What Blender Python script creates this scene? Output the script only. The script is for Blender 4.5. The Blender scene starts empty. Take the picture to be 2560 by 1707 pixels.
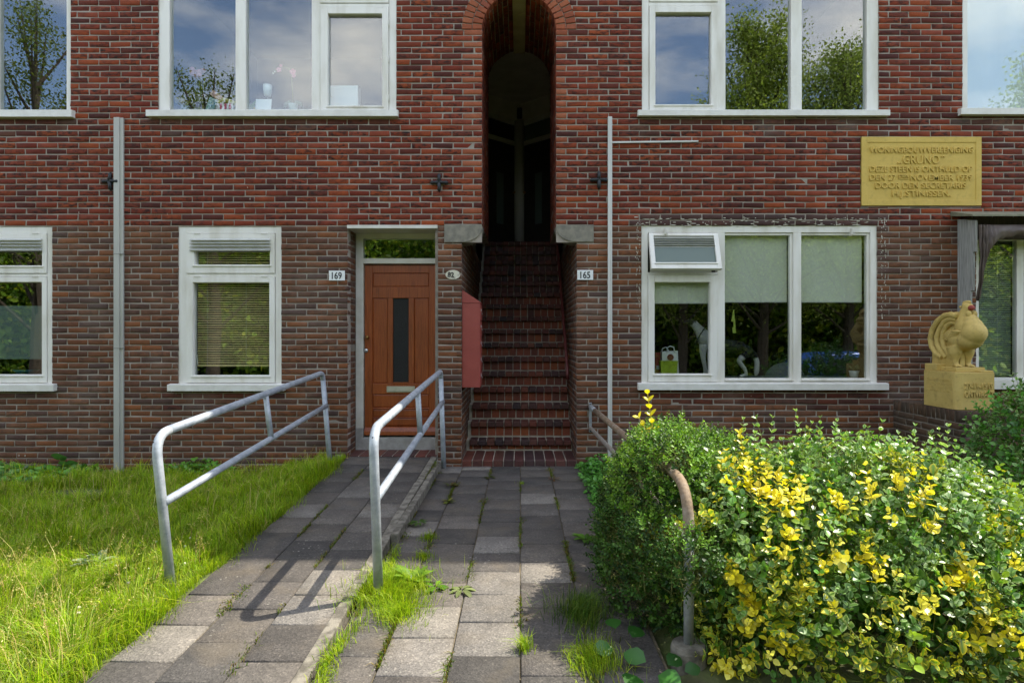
import bpy, math, random
import numpy as np
from mathutils import Vector, Matrix
R = math.radians
random.seed(7)
rng = np.random.default_rng(7)
# ---- survey grid: 1 unit of the elevation drawing = 4.22 mm on the facade plane (y = 0), eye height 1.366 m, 6.25 m off
S, CX, CY, EYE, D0, F = 0.00422, 1301.0, 840.0, 1.366, 6.25, 1481.0
def fx(u, d=0.0): return (u - CX) * S * (D0 + d) / D0
def fz(v, d=0.0): return EYE + (CY - v) * S * (D0 + d) / D0
scene = bpy.context.scene
COL = scene.collection
# ---- camera
cam = bpy.data.cameras.new('camera'); camo = bpy.data.objects.new('camera', cam); COL.objects.link(camo)
camo.location = (0, -D0, EYE); camo.rotation_euler = (R(90), 0, 0)
cam.sensor_width = 36; cam.lens = F / 2560 * 36
cam.shift_x = (1280 - CX) / 2560; cam.shift_y = -(853.5 - CY) / 2560
cam.clip_start = 0.05; cam.clip_end = 900
scene.camera = camo
# ---- sky and sun (sun stands behind the house, to the right)
SUN = Vector((0.58, 0.236, 0.875)).normalized()
w = bpy.data.worlds.new('World'); scene.world = w; w.use_nodes = True
nt = w.node_tree; nt.nodes.clear()
def N(nt, t, **kw):
    n = nt.nodes.new(t)
    for k, v in kw.items(): setattr(n, k, v)
    return n
sky = N(nt, 'ShaderNodeTexSky', sky_type='NISHITA', sun_disc=False, sun_elevation=math.asin(SUN.z),
        sun_rotation=math.atan2(SUN.x, SUN.y), air_density=1.0, dust_density=1.0, ozone_density=3.0)
tc = N(nt, 'ShaderNodeTexCoord'); mp = N(nt, 'ShaderNodeMapping'); mp.inputs['Scale'].default_value = (1.0, 1.6, 3.2)
mp.inputs['Rotation'].default_value = (0, R(18), 0)
no = N(nt, 'ShaderNodeTexNoise'); no.inputs['Scale'].default_value = 2.3; no.inputs['Detail'].default_value = 9; no.inputs['Roughness'].default_value = 0.58
rp = N(nt, 'ShaderNodeValToRGB'); rp.color_ramp.elements[0].position = 0.43; rp.color_ramp.elements[1].position = 0.74
rp.color_ramp.elements[0].color = (0.03, 0.03, 0.03, 1); rp.color_ramp.elements[1].color = (0.9, 0.9, 0.9, 1)
mx = N(nt, 'ShaderNodeMix', data_type='RGBA'); bg = N(nt, 'ShaderNodeBackground'); ow = N(nt, 'ShaderNodeOutputWorld')
mx.inputs['B'].default_value = (9.6, 9.0, 8.0, 1)
L = nt.links.new
L(tc.outputs['Generated'], mp.inputs['Vector']); L(mp.outputs['Vector'], no.inputs['Vector']); L(no.outputs['Fac'], rp.inputs['Fac'])
L(rp.outputs['Color'], mx.inputs['Factor']); L(sky.outputs['Color'], mx.inputs['A']); L(mx.outputs['Result'], bg.inputs['Color'])
bg.inputs['Strength'].default_value = 0.15
L(bg.outputs['Background'], ow.inputs['Surface'])
sl = bpy.data.lights.new('sun', 'SUN'); so = bpy.data.objects.new('sun', sl); COL.objects.link(so)
sl.energy = 3.3; sl.angle = R(0.53); sl.color = (1.0, 0.93, 0.80)
so.rotation_euler = SUN.to_track_quat('Z', 'Y').to_euler(); so.location = SUN * 40
scene.view_settings.view_transform = 'Standard'; scene.view_settings.look = 'None'
scene.view_settings.gamma = 1; scene.view_settings.use_curve_mapping = False
scene.view_settings.exposure = 1.52
scene.cycles.max_bounces = 8; scene.cycles.transparent_max_bounces = 16; scene.cycles.use_denoising = True
scene.cycles.caustics_reflective = False; scene.cycles.caustics_refractive = False

# ---- materials
def lin(h):
    h = h.lstrip('#'); o = []
    for i in (0, 2, 4):
        c = int(h[i:i + 2], 16) / 255
        o.append(c / 12.92 if c <= 0.04045 else ((c + 0.055) / 1.055) ** 2.4)
    return (*o, 1.0)
def C(c): return lin(c) if isinstance(c, str) else (*c, 1.0)[:4]
def newmat(name):
    m = bpy.data.materials.new(name); m.use_nodes = True; t = m.node_tree
    return m, t, t.nodes['Principled BSDF'], t.links.new
def pos(t, stretch=(1, 1, 1), obj=False):
    g = N(t, 'ShaderNodeTexCoord') if obj else N(t, 'ShaderNodeNewGeometry')
    m = N(t, 'ShaderNodeMapping'); m.inputs['Scale'].default_value = stretch
    t.links.new(g.outputs['Object' if obj else 'Position'], m.inputs['Vector'])
    return m.outputs['Vector']
def noise(t, v, scale, detail=5, rough=0.55):
    n = N(t, 'ShaderNodeTexNoise'); n.inputs['Scale'].default_value = scale; n.inputs['Detail'].default_value = detail
    n.inputs['Roughness'].default_value = rough; t.links.new(v, n.inputs['Vector']); return n.outputs['Fac']
def ramp(t, f, stops, interp='LINEAR'):
    r = N(t, 'ShaderNodeValToRGB'); cr = r.color_ramp; cr.interpolation = interp
    while len(cr.elements) < len(stops): cr.elements.new(0.5)
    for e, (p, c) in zip(cr.elements, stops): e.position = p; e.color = C(c) if not isinstance(c, float) else (c, c, c, 1)
    t.links.new(f, r.inputs['Fac']); return r.outputs['Color']
def mix(t, f, a, b, blend='MIX'):
    m = N(t, 'ShaderNodeMix', data_type='RGBA', blend_type=blend)
    for k, v in (('Factor', f), ('A', a), ('B', b)):
        if isinstance(v, (int, float)): m.inputs[k].default_value = v
        elif isinstance(v, (tuple, str)): m.inputs[k].default_value = C(v)
        else: t.links.new(v, m.inputs[k])
    return m.outputs['Result']
def mth(t, op, a, b=0.0):
    m = N(t, 'ShaderNodeMath', operation=op)
    for i, v in enumerate((a, b)):
        if isinstance(v, (int, float)): m.inputs[i].default_value = v
        else: t.links.new(v, m.inputs[i])
    return m.outputs[0]
def bump(t, p, h, strength, dist=0.004):
    b = N(t, 'ShaderNodeBump'); b.inputs['Strength'].default_value = strength; b.inputs['Distance'].default_value = dist
    t.links.new(h, b.inputs['Height']); t.links.new(b.outputs['Normal'], p.inputs['Normal'])
def mat(name, c1, c2=None, scale=20, rough=0.6, metal=0.0, bmp=0.0, bscale=90, rng_=(0.35, 0.65), spec=0.5, stretch=(1, 1, 1), obj=False, detail=6, rvar=0.0):
    m, t, p, l = newmat(name); p.inputs['Roughness'].default_value = rough; p.inputs['Metallic'].default_value = metal
    p.inputs['Specular IOR Level'].default_value = spec
    v = pos(t, stretch, obj)
    if c2 is None: p.inputs['Base Color'].default_value = C(c1)
    else:
        f = noise(t, v, scale, detail); l(ramp(t, f, [(rng_[0], c1), (rng_[1], c2)]), p.inputs['Base Color'])
        if rvar: l(ramp(t, f, [(rng_[0], rough - rvar), (rng_[1], rough + rvar)]), p.inputs['Roughness'])
    if bmp: bump(t, p, noise(t, v, bscale, 5), bmp)
    return m
def brick_mat(name, pal, dark, mott=0.55, dust=None, rough=0.82):
    m, t, p, l = newmat(name)
    a = N(t, 'ShaderNodeAttribute', attribute_name='rnd'); oi = N(t, 'ShaderNodeObjectInfo')
    f = mth(t, 'FRACT', mth(t, 'ADD', a.outputs['Fac'], oi.outputs['Random']))
    base = ramp(t, f, [(i / max(1, len(pal) - 1), c) for i, c in enumerate(pal)], 'LINEAR')
    v = pos(t); vs = pos(t, (0.45, 1, 1.0))
    n1 = noise(t, vs, 34, 6, 0.65); n2 = noise(t, v, 9, 4)
    mask = mth(t, 'MULTIPLY', ramp(t, n1, [(0.44, 0.0), (0.62, 1.0)]), mott)
    f2 = mth(t, 'FRACT', mth(t, 'MULTIPLY', f, 7.31))
    mask = mth(t, 'MULTIPLY', mask, ramp(t, f2, [(0.1, 0.15), (0.8, 1.0)]))
    col = mix(t, mask, base, dark)
    col = mix(t, 0.55, col, ramp(t, noise(t, v, 130, 4), [(0.3, (0.62, 0.62, 0.62)), (0.7, (1.3, 1.3, 1.3))]), 'MULTIPLY')
    col = mix(t, 0.5, col, ramp(t, n2, [(0.3, (0.75, 0.75, 0.75)), (0.7, (1.2, 1.2, 1.2))]), 'MULTIPLY')
    col = mix(t, 0.8, col, ramp(t, noise(t, pos(t, (1, 1, 0.6)), 0.9, 5, 0.6), [(0.3, (0.66, 0.64, 0.62)), (0.5, (1.0, 1.0, 1.0)), (0.72, (1.22, 1.2, 1.16))]), 'MULTIPLY')
    if dust: # pale dried splash marks with patchy outline
        col = mix(t, mth(t, 'MULTIPLY', ramp(t, noise(t, v, 1.6, 5), [(0.5, 0.0), (0.75, 1.0)]), dust), col, '#8d8378')
    l(col, p.inputs['Base Color']); p.inputs['Roughness'].default_value = rough; p.inputs['Specular IOR Level'].default_value = 0.3
    bump(t, p, noise(t, v, 160, 5), 0.7, 0.003)
    return m
M = {}
M['brick_red'] = brick_mat('brick_red', ['#56251a', '#78301a', '#823a1e', '#8f421f', '#6c2818', '#88402a', '#48201a', '#7a331c'], '#2a1611', 1.0)
M['brick_brown'] = brick_mat('brick_brown', ['#5a3c2c', '#724529', '#4e3a34', '#804d2c', '#61402e', '#6c452f', '#4b3832', '#764829'], '#35261f', 0.6, dust=0.25)
M['brick_orange'] = brick_mat('brick_orange', ['#8c4a30', '#965236', '#84432c', '#9c5a3c', '#894a36'], '#663a2a', 0.35)
M['brick_stain'] = brick_mat('brick_stain', ['#43302c', '#573832', '#3d2e2c', '#5e4038'], '#2a2321', 0.5)
M['brick_damp'] = brick_mat('brick_damp', ['#4a2a20', '#5e3020', '#56281c', '#664030', '#442620'], '#2a1a16', 0.9, dust=0.3)
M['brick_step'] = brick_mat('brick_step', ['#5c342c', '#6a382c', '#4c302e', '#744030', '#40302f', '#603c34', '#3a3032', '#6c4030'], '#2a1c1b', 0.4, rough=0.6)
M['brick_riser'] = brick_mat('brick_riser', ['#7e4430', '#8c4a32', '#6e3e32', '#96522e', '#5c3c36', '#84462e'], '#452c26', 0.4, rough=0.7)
M['brick_ped'] = brick_mat('brick_ped', ['#4a3a2c', '#54402f', '#43352a', '#5c4432'], '#2e2a1e', 0.7, dust=0.12)
M['mortar'] = mat('mortar', '#8a8175', '#a1978b', 6, 0.95, bmp=0.6, bscale=220)
M['mortar_dark'] = mat('mortar_dark', '#6a6257', '#8b8275', 9, 0.95, bmp=0.6, bscale=220)
M['white'] = mat('white_paint', '#cbc6b8', '#e2dfd7', 6, 0.4, bmp=0.08, bscale=60, rng_=(0.3, 0.55), stretch=(1, 1, 0.25))
M['white_old'] = mat('white_old', '#c3bfb2', '#d2cfc6', 7, 0.45, bmp=0.1, bscale=60)
M['sillm'] = mat('sill_paint', '#dedcd5', '#d0cdc4', 9, 0.4, bmp=0.05)
M['alu'] = mat('aluminium_vent', '#b9bab6', '#c9cac6', 12, 0.35, 0.35)
M['plastic'] = mat('grey_pvc', '#a09f97', '#b2b1a9', 3, 0.5, stretch=(1, 1, 0.3))
M['plastic_white'] = mat('pale_pvc', '#bcbbb5', '#cfcec9', 4, 0.45, stretch=(1, 1, 0.3))
M['iron'] = mat('black_iron', '#15171a', '#24272a', 40, 0.45, 0.2, bmp=0.2)
M['red_enamel'] = mat('red_enamel', '#8a3c34', '#94453c', 8, 0.42, bmp=0.25, bscale=420)
M['red_dark'] = mat('red_painted_steel', '#54201e', '#65302a', 15, 0.5)
M['brass'] = mat('brass', '#8c6a3a', '#a98550', 30, 0.35, 0.9)
M['steel'] = mat('steel', '#b8b8b4', None, rough=0.3, metal=0.8)
M['letter'] = mat('letter_plate', '#b7b5a0', '#a8a690', 20, 0.4, 0.3)
M['stone'] = mat('corbel_stone', '#6e6a60', '#8b8577', 14, 0.9, bmp=0.7, bscale=150)
M['concrete'] = mat('concrete', '#8f8c86', '#a9a6a0', 12, 0.9, bmp=0.5, bscale=200)
M['concrete_moss'] = mat('kerb_concrete', '#565147', '#807a6d', 16, 0.95, bmp=0.8, bscale=180, rng_=(0.4, 0.6))
M['black'] = mat('black_print', '#101214', rough=0.5)
M['plate'] = mat('enamel_plate', '#e2e4e2', rough=0.25)
M['plaster'] = mat('plaster', '#d6d0c2', '#c6bfb0', 4, 0.95)
M['plaster_dark'] = mat('dark_paint', '#2a2420', '#33302b', 8, 0.6)
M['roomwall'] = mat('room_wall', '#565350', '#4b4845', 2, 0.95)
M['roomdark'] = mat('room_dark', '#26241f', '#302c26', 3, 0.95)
M['grout'] = mat('grout', '#98907f', '#b3ab9c', 14, 0.95)
# wood
def wood(name, a, b, c, rough=0.38):
    m, t, p, l = newmat(name)
    v = pos(t, (1, 1, 0.05)); n = noise(t, v, 90, 8, 0.6); n2 = noise(t, pos(t, (1, 1, 0.25)), 7, 4)
    col = ramp(t, n, [(0.3, a), (0.5, b), (0.72, c)])
    col = mix(t, 0.6, col, ramp(t, n2, [(0.3, (0.72, 0.72, 0.72)), (0.7, (1.2, 1.2, 1.2))]), 'MULTIPLY')
    l(col, p.inputs['Base Color']); p.inputs['Roughness'].default_value = rough; bump(t, p, n, 0.15); return m
M['wood'] = wood('varnished_wood', '#703214', '#8c451d', '#a05628')
M['wood_grey'] = wood('weathered_board', '#6d6d6a', '#94948f', '#aeaea8', 0.9)
M['wood_dark'] = wood('dark_board', '#3b3129', '#4a4036', '#5a5146', 0.8)
# galvanised steel: zinc flakes
def galv(name, a, b, rust=0.0):
    m, t, p, l = newmat(name); v = pos(t)
    vo = N(t, 'ShaderNodeTexVoronoi'); vo.inputs['Scale'].default_value = 75; l(v, vo.inputs['Vector'])
    col = mix(t, 0.45, ramp(t, noise(t, v, 14, 5), [(0.35, a), (0.65, b)]), ramp(t, noise(t, vo.outputs['Color'], 3.0, 1), [(0.3, 0.35), (0.7, 0.65)]), 'SOFT_LIGHT')
    if rust: col = mix(t, mth(t, 'MULTIPLY', ramp(t, noise(t, pos(t, (1, 1, 1)), 11, 6), [(0.32, 0.0), (0.5, 1.0)]), rust), col, ramp(t, noise(t, v, 60, 5), [(0.3, '#66523c'), (0.7, '#877258')]))
    l(col, p.inputs['Base Color']); p.inputs['Metallic'].default_value = 0.2 * (1 - rust); p.inputs['Roughness'].default_value = 0.45 + 0.3 * rust
    bump(t, p, noise(t, v, 120, 4), 0.12); return m
M['galv'] = galv('galvanised', '#969da4', '#b2b8bd')
M['galv_old'] = galv('galvanised_old', '#85888a', '#9a9c9c')
M['rail_worn'] = galv('worn_rail_coating', '#8a7d70', '#9a8c7c', rust=0.95)
# paving slab: washed aggregate, lichen dots; object colour sets the tint of each slab
def slab_mat(name):
    m, t, p, l = newmat(name); v = pos(t); oi = N(t, 'ShaderNodeObjectInfo')
    vo = N(t, 'ShaderNodeTexVoronoi'); vo.inputs['Scale'].default_value = 130; l(v, vo.inputs['Vector'])
    speck = N(t, 'ShaderNodeSeparateColor'); l(vo.outputs['Color'], speck.inputs['Color'])
    col = mix(t, 0.85, oi.outputs['Color'], ramp(t, speck.outputs['Red'], [(0.0, (0.62, 0.62, 0.62)), (0.55, (0.96, 0.96, 0.96)), (0.92, (1.12, 1.11, 1.1)), (1.0, (1.6, 1.57, 1.52))]), 'MULTIPLY')
    col = mix(t, 0.7, col, ramp(t, noise(t, v, 7, 6), [(0.3, (0.7, 0.7, 0.7)), (0.7, (1.25, 1.24, 1.22))]), 'MULTIPLY')
    v2 = N(t, 'ShaderNodeTexVoronoi'); v2.inputs['Scale'].default_value = 26; v2.inputs['Randomness'].default_value = 1.0; l(v, v2.inputs['Vector'])
    dot = mth(t, 'MULTIPLY', mth(t, 'LESS_THAN', mth(t, 'ADD', v2.outputs['Distance'], mth(t, 'MULTIPLY', noise(t, v, 90, 3), 0.22)), 0.27), ramp(t, noise(t, v, 2.3, 4), [(0.50, 0.0), (0.68, 0.85)]))
    col = mix(t, dot, col, '#8f8b80')
    col = mix(t, mth(t, 'MULTIPLY', ramp(t, noise(t, v, 4.1, 6), [(0.52, 0.0), (0.72, 1.0)]), 0.3), col, '#6f6350')
    l(col, p.inputs['Base Color']); p.inputs['Roughness'].default_value = 0.9; p.inputs['Specular IOR Level'].default_value = 0.3
    bump(t, p, vo.outputs['Distance'], 0.5, 0.003); return m
M['slab'] = slab_mat('paving_slab')
M['sand'] = mat('joint_soil', '#6f6250', '#4d4a33', 22, 1.0, bmp=0.8, bscale=120)
M['soil'] = mat('garden_soil', '#4a4136', '#5a6a2c', 3, 1.0, bmp=1.0, bscale=60)
M['road'] = mat('asphalt', '#4a4a4a', '#565553', 30, 0.9)
M['stucco'] = None
def stucco(name, a, b, dirt):
    m, t, p, l = newmat(name); v = pos(t)
    col = ramp(t, noise(t, v, 5, 6), [(0.3, a), (0.7, b)])
    col = mix(t, mth(t, 'MULTIPLY', ramp(t, noise(t, v, 16, 7, 0.7), [(0.52, 0.0), (0.72, 1.0)]), 0.5), col, dirt)
    l(col, p.inputs['Base Color']); p.inputs['Roughness'].default_value = 0.75
    bump(t, p, noise(t, v, 190, 5), 0.45); return m
M['yellow_plaque'] = stucco('yellow_painted_stone', '#c4a54e', '#d0b25c', '#9c8040')
M['yellow_stone'] = stucco('yellow_statue_stone', '#b89d54', '#c9af66', '#6e5a30')
M['beak'] = mat('red_paint', '#8e3a2c', rough=0.6)
# leaf material driven by a colour attribute
def leafmat(name, trans=0.35, rough=0.38, spec=0.5, gain=1.0):
    m, t, p, l = newmat(name); a = N(t, 'ShaderNodeAttribute', attribute_name='col')
    l(a.outputs['Color'], p.inputs['Base Color']); p.inputs['Roughness'].default_value = rough; p.inputs['Specular IOR Level'].default_value = spec
    tr = N(t, 'ShaderNodeBsdfTranslucent'); ms = N(t, 'ShaderNodeMixShader'); ms.inputs['Fac'].default_value = trans
    l(mix(t, 1.0, a.outputs['Color'], (1.25 * gain, 1.3 * gain, 0.6), 'MULTIPLY'), tr.inputs['Color'])
    l(p.outputs['BSDF'], ms.inputs[1]); l(tr.outputs['BSDF'], ms.inputs[2]); l(ms.outputs['Shader'], t.nodes['Material Output'].inputs['Surface']); return m
M['leaf'] = leafmat('leaf', 0.32, 0.36, 0.5)
M['small_leaf'] = leafmat('small_leaf', 0.32, 0.5, 0.35)
M['grass'] = leafmat('grass_blade', 0.45, 0.5, 0.3)
M['vcol'] = leafmat('painted', 0.0, 0.7, 0.3)
M['bark'] = mat('bark', '#4a4034', '#5f5446', 12, 0.95, bmp=0.8, bscale=40)
M['twig'] = mat('green_stem', '#5d6b2c', '#6e6a30', 20, 0.7)
# window glass: clear pane with a mirror-like surface reflection
def glass(name, base=0.10, tint=(0.93, 0.96, 0.95), rough=0.0):
    m, t, p, l = newmat(name); t.nodes.remove(p)
    tr = N(t, 'ShaderNodeBsdfTransparent'); tr.inputs['Color'].default_value = C(tint)
    gl = N(t, 'ShaderNodeBsdfGlossy'); gl.inputs['Roughness'].default_value = rough; gl.inputs['Color'].default_value = (0.96, 0.98, 1, 1)
    lw = N(t, 'ShaderNodeLayerWeight'); lw.inputs['Blend'].default_value = 0.5
    f = mth(t, 'ADD', mth(t, 'MULTIPLY', mth(t, 'POWER', lw.outputs['Facing'], 4.0), 0.8), base)
    wv = N(t, 'ShaderNodeBump'); wv.inputs['Strength'].default_value = 0.02; wv.inputs['Distance'].default_value = 0.02
    l(noise(t, pos(t), 1.7, 2), wv.inputs['Height']); l(wv.outputs['Normal'], gl.inputs['Normal'])
    ms = N(t, 'ShaderNodeMixShader'); l(f, ms.inputs['Fac']); l(tr.outputs[0], ms.inputs[1]); l(gl.outputs[0], ms.inputs[2])
    l(ms.outputs[0], t.nodes['Material Output'].inputs['Surface']); return m
M['glass'] = glass('window_glass')
def frosted(name, col, op, pat=0.0):
    m, t, p, l = newmat(name); tr = N(t, 'ShaderNodeBsdfTransparent'); ms = N(t, 'ShaderNodeMixShader'); ms.inputs['Fac'].default_value = op
    p.inputs['Base Color'].default_value = C(col); p.inputs['Roughness'].default_value = 0.35
    if pat: bump(t, p, noise(t, pos(t), pat, 2), 1.0, 0.01)
    l(tr.outputs[0], ms.inputs[1]); l(p.outputs[0], ms.inputs[2]); l(ms.outputs[0], t.nodes['Material Output'].inputs['Surface']); return m
M['film'] = frosted('frosted_film', '#6f7f78', 0.75)
M['pebble_glass'] = frosted('pebbled_glass', '#1a1d19', 0.97, 170)
M['blind'] = mat('roller_blind_cloth', '#d6d5bf', '#dfdecb', 3, 0.9)
M['blind_white'] = mat('white_blind_cloth', '#e3e6e6', '#eceeed', 3, 0.9)
M['slat_beige'] = mat('beige_slat', '#c8b078', '#d4bd86', 4, 0.5)
M['slat_green'] = mat('pale_green_slat', '#93a08a', '#a3ae98', 4, 0.5)
M['tarp'] = mat('brown_tarpaulin', '#473b34', '#5c4e45', 9, 0.55, bmp=0.3, bscale=40)
M['lead'] = mat('weathered_lead', '#6c6a55', '#85836c', 14, 0.8)

# ---- mesh helpers
def wl(o):
    if o is None: return Vector((0, 0, 0))
    return wl(o.parent) + (o.matrix_parent_inverse.translation if o.parent else Vector((0, 0, 0))) + Vector(o.location)
def link(name, me, m=None, parent=None):
    o = bpy.data.objects.new(name, me); COL.objects.link(o)
    if m is not None and me is not None and len(me.materials) == 0: me.materials.append(m if not isinstance(m, str) else M[m])
    if parent is not None: o.parent = parent; o.matrix_parent_inverse = Matrix.Translation(-wl(parent))
    return o
def thing(name, label, cat, loc=(0, 0, 0), group=None):
    o = bpy.data.objects.new(name, None); COL.objects.link(o); o.location = loc; o.empty_display_size = 0.2
    return tag(o, label, cat, group)
def tag(o, label=None, cat=None, group=None, kind=None):
    if label: o['label'] = label
    if cat: o['category'] = cat
    if group: o['group'] = group
    if kind: o['kind'] = kind
    return o
def mesh_np(name, V, Fc, n, attrs=None, smooth=False):
    # V (k,3), Fc flat loops with constant n per face
    me = bpy.data.meshes.new(name); V = np.ascontiguousarray(V, dtype=np.float32).reshape(-1, 3); Fc = np.asarray(Fc, dtype=np.int32).ravel()
    me.vertices.add(len(V)); me.vertices.foreach_set('co', V.ravel())
    nf = len(Fc) // n; me.loops.add(len(Fc)); me.loops.foreach_set('vertex_index', Fc)
    me.polygons.add(nf); me.polygons.foreach_set('loop_start', np.arange(0, nf * n, n, dtype=np.int32))
    if smooth: me.polygons.foreach_set('use_smooth', np.ones(nf, dtype=bool))
    me.update(calc_edges=True)
    for k, a in (attrs or {}).items():
        a = np.asarray(a, dtype=np.float32)
        if a.ndim == 1: at = me.attributes.new(k, 'FLOAT', 'POINT'); at.data.foreach_set('value', a)
        else:
            at = me.attributes.new(k, 'FLOAT_COLOR', 'POINT'); b = np.ones((len(a), 4), np.float32); b[:, :3] = a[:, :3]; at.data.foreach_set('color', b.ravel())
    return me
class MB:
    def __init__(s): s.v = []; s.f = []
    def add(s, vs, fs): b = len(s.v); s.v += [tuple(v) for v in vs]; s.f += [tuple(b + i for i in f) for f in fs]; return s
    def box(s, x0, x1, y0, y1, z0, z1):
        x0, x1 = min(x0, x1), max(x0, x1); y0, y1 = min(y0, y1), max(y0, y1); z0, z1 = min(z0, z1), max(z0, z1)
        return s.add([(x0, y0, z0), (x1, y0, z0), (x1, y1, z0), (x0, y1, z0), (x0, y0, z1), (x1, y0, z1), (x1, y1, z1), (x0, y1, z1)],
                     [(0, 3, 2, 1), (4, 5, 6, 7), (0, 1, 5, 4), (1, 2, 6, 5), (2, 3, 7, 6), (3, 0, 4, 7)])
    def prism(s, pts, a, b, axis):  # pts 2D ring, extruded from a to b along axis 'x','y','z'
        def P(u, v, k): return {'x': (k, u, v), 'y': (u, k, v), 'z': (u, v, k)}[axis]
        n = len(pts); vs = [P(u, v, a) for u, v in pts] + [P(u, v, b) for u, v in pts]
        return s.add(vs, [tuple(range(n))[::-1], tuple(range(n, 2 * n))] + [(i, (i + 1) % n, n + (i + 1) % n, n + i) for i in range(n)])
    def quad(s, a, b, c, d): return s.add([a, b, c, d], [(0, 1, 2, 3)])
    def tube(s, pts, r, n=10, cap=True):
        pts = [Vector(p) for p in pts]; rs = r if isinstance(r, (list, tuple)) else [r] * len(pts); b = len(s.v); up = None
        for i, p in enumerate(pts):
            d = (pts[min(i + 1, len(pts) - 1)] - pts[max(i - 1, 0)]).normalized()
            if up is None: up = d.orthogonal().normalized()
            up = (up - d * up.dot(d)); up = up.normalized() if up.length > 1e-6 else d.orthogonal().normalized()
            sd = d.cross(up)
            for k in range(n):
                a = 2 * math.pi * k / n; s.v.append(tuple(p + (up * math.cos(a) + sd * math.sin(a)) * rs[i]))
        for i in range(len(pts) - 1):
            for k in range(n):
                k2 = (k + 1) % n; s.f.append((b + i * n + k, b + i * n + k2, b + (i + 1) * n + k2, b + (i + 1) * n + k))
        if cap: s.f.append(tuple(b + k for k in range(n))[::-1]); e = b + (len(pts) - 1) * n; s.f.append(tuple(e + k for k in range(n)))
        return s
    def lathe(s, c, prof, n=20, axis='z'):
        b = len(s.v); c = Vector(c)
        for (r, h) in prof:
            for k in range(n):
                a = 2 * math.pi * k / n; q = (r * math.cos(a), r * math.sin(a))
                d = {'z': (q[0], q[1], h), 'y': (q[0], h, q[1]), 'x': (h, q[0], q[1])}[axis]
                s.v.append(tuple(c + Vector(d)))
        for i in range(len(prof) - 1):
            for k in range(n): k2 = (k + 1) % n; s.f.append((b + i * n + k, b + i * n + k2, b + (i + 1) * n + k2, b + (i + 1) * n + k))
        s.f.append(tuple(b + k for k in range(n))[::-1]); e = b + (len(prof) - 1) * n; s.f.append(tuple(e + k for k in range(n))); return s
    def ball(s, c, r, n=14, m=9):
        r = r if isinstance(r, (tuple, list)) else (r, r, r)
        b = len(s.v)
        for i in range(m + 1):
            t = math.pi * (0.02 + 0.96 * i / m)
            for k in range(n): a = 2 * math.pi * k / n; s.v.append((c[0] + r[0] * math.sin(t) * math.cos(a), c[1] + r[1] * math.sin(t) * math.sin(a), c[2] - r[2] * math.cos(t)))
        for i in range(m):
            for k in range(n): k2 = (k + 1) % n; s.f.append((b + i * n + k, b + i * n + k2, b + (i + 1) * n + k2, b + (i + 1) * n + k))
        s.f.append(tuple(b + k for k in range(n))[::-1]); e = b + m * n; s.f.append(tuple(e + k for k in range(n))); return s
    def build(s, name, m, parent=None, smooth=False, bevel=0.0):
        me = bpy.data.meshes.new(name); me.from_pydata(s.v, [], s.f); me.update()
        if smooth: me.polygons.foreach_set('use_smooth', [True] * len(me.polygons))
        o = link(name, me, m, parent)
        if bevel: b = o.modifiers.new('bevel', 'BEVEL'); b.width = bevel; b.segments = 2; b.limit_method = 'ANGLE'; b.angle_limit = R(40); b.harden_normals = False
        return o
def text_mesh(body, size, depth, weight=0.0, xscale=1.0, fit=None, sp=1.0):
    # solid letters in the local x-z plane facing -y, centred; fit = target width in metres
    cu = bpy.data.curves.new('lettering', 'FONT'); cu.body = body; cu.size = size; cu.extrude = depth / 2; cu.align_x = 'CENTER'; cu.align_y = 'CENTER'
    cu.offset = weight; cu.resolution_u = 3; cu.space_character = sp; cu.bevel_depth = 0
    ob = bpy.data.objects.new('lettering', cu); COL.objects.link(ob); bpy.context.view_layer.update()
    me = bpy.data.meshes.new_from_object(ob.evaluated_get(bpy.context.evaluated_depsgraph_get()))
    bpy.data.objects.remove(ob); bpy.data.curves.remove(cu)
    n = len(me.vertices); co = np.empty(n * 3, np.float32); me.vertices.foreach_get('co', co); co = co.reshape(-1, 3)
    k = xscale
    if fit: k = fit / max(1e-6, co[:, 0].max() - co[:, 0].min())
    mid = (co[:, 0].max() + co[:, 0].min()) / 2; midz = (co[:, 1].max() + co[:, 1].min()) / 2
    out = np.stack([(co[:, 0] - mid) * k, -co[:, 2], co[:, 1] - midz], 1)
    me.vertices.foreach_set('co', np.ascontiguousarray(out, np.float32).ravel()); me.update(); return me
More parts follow.
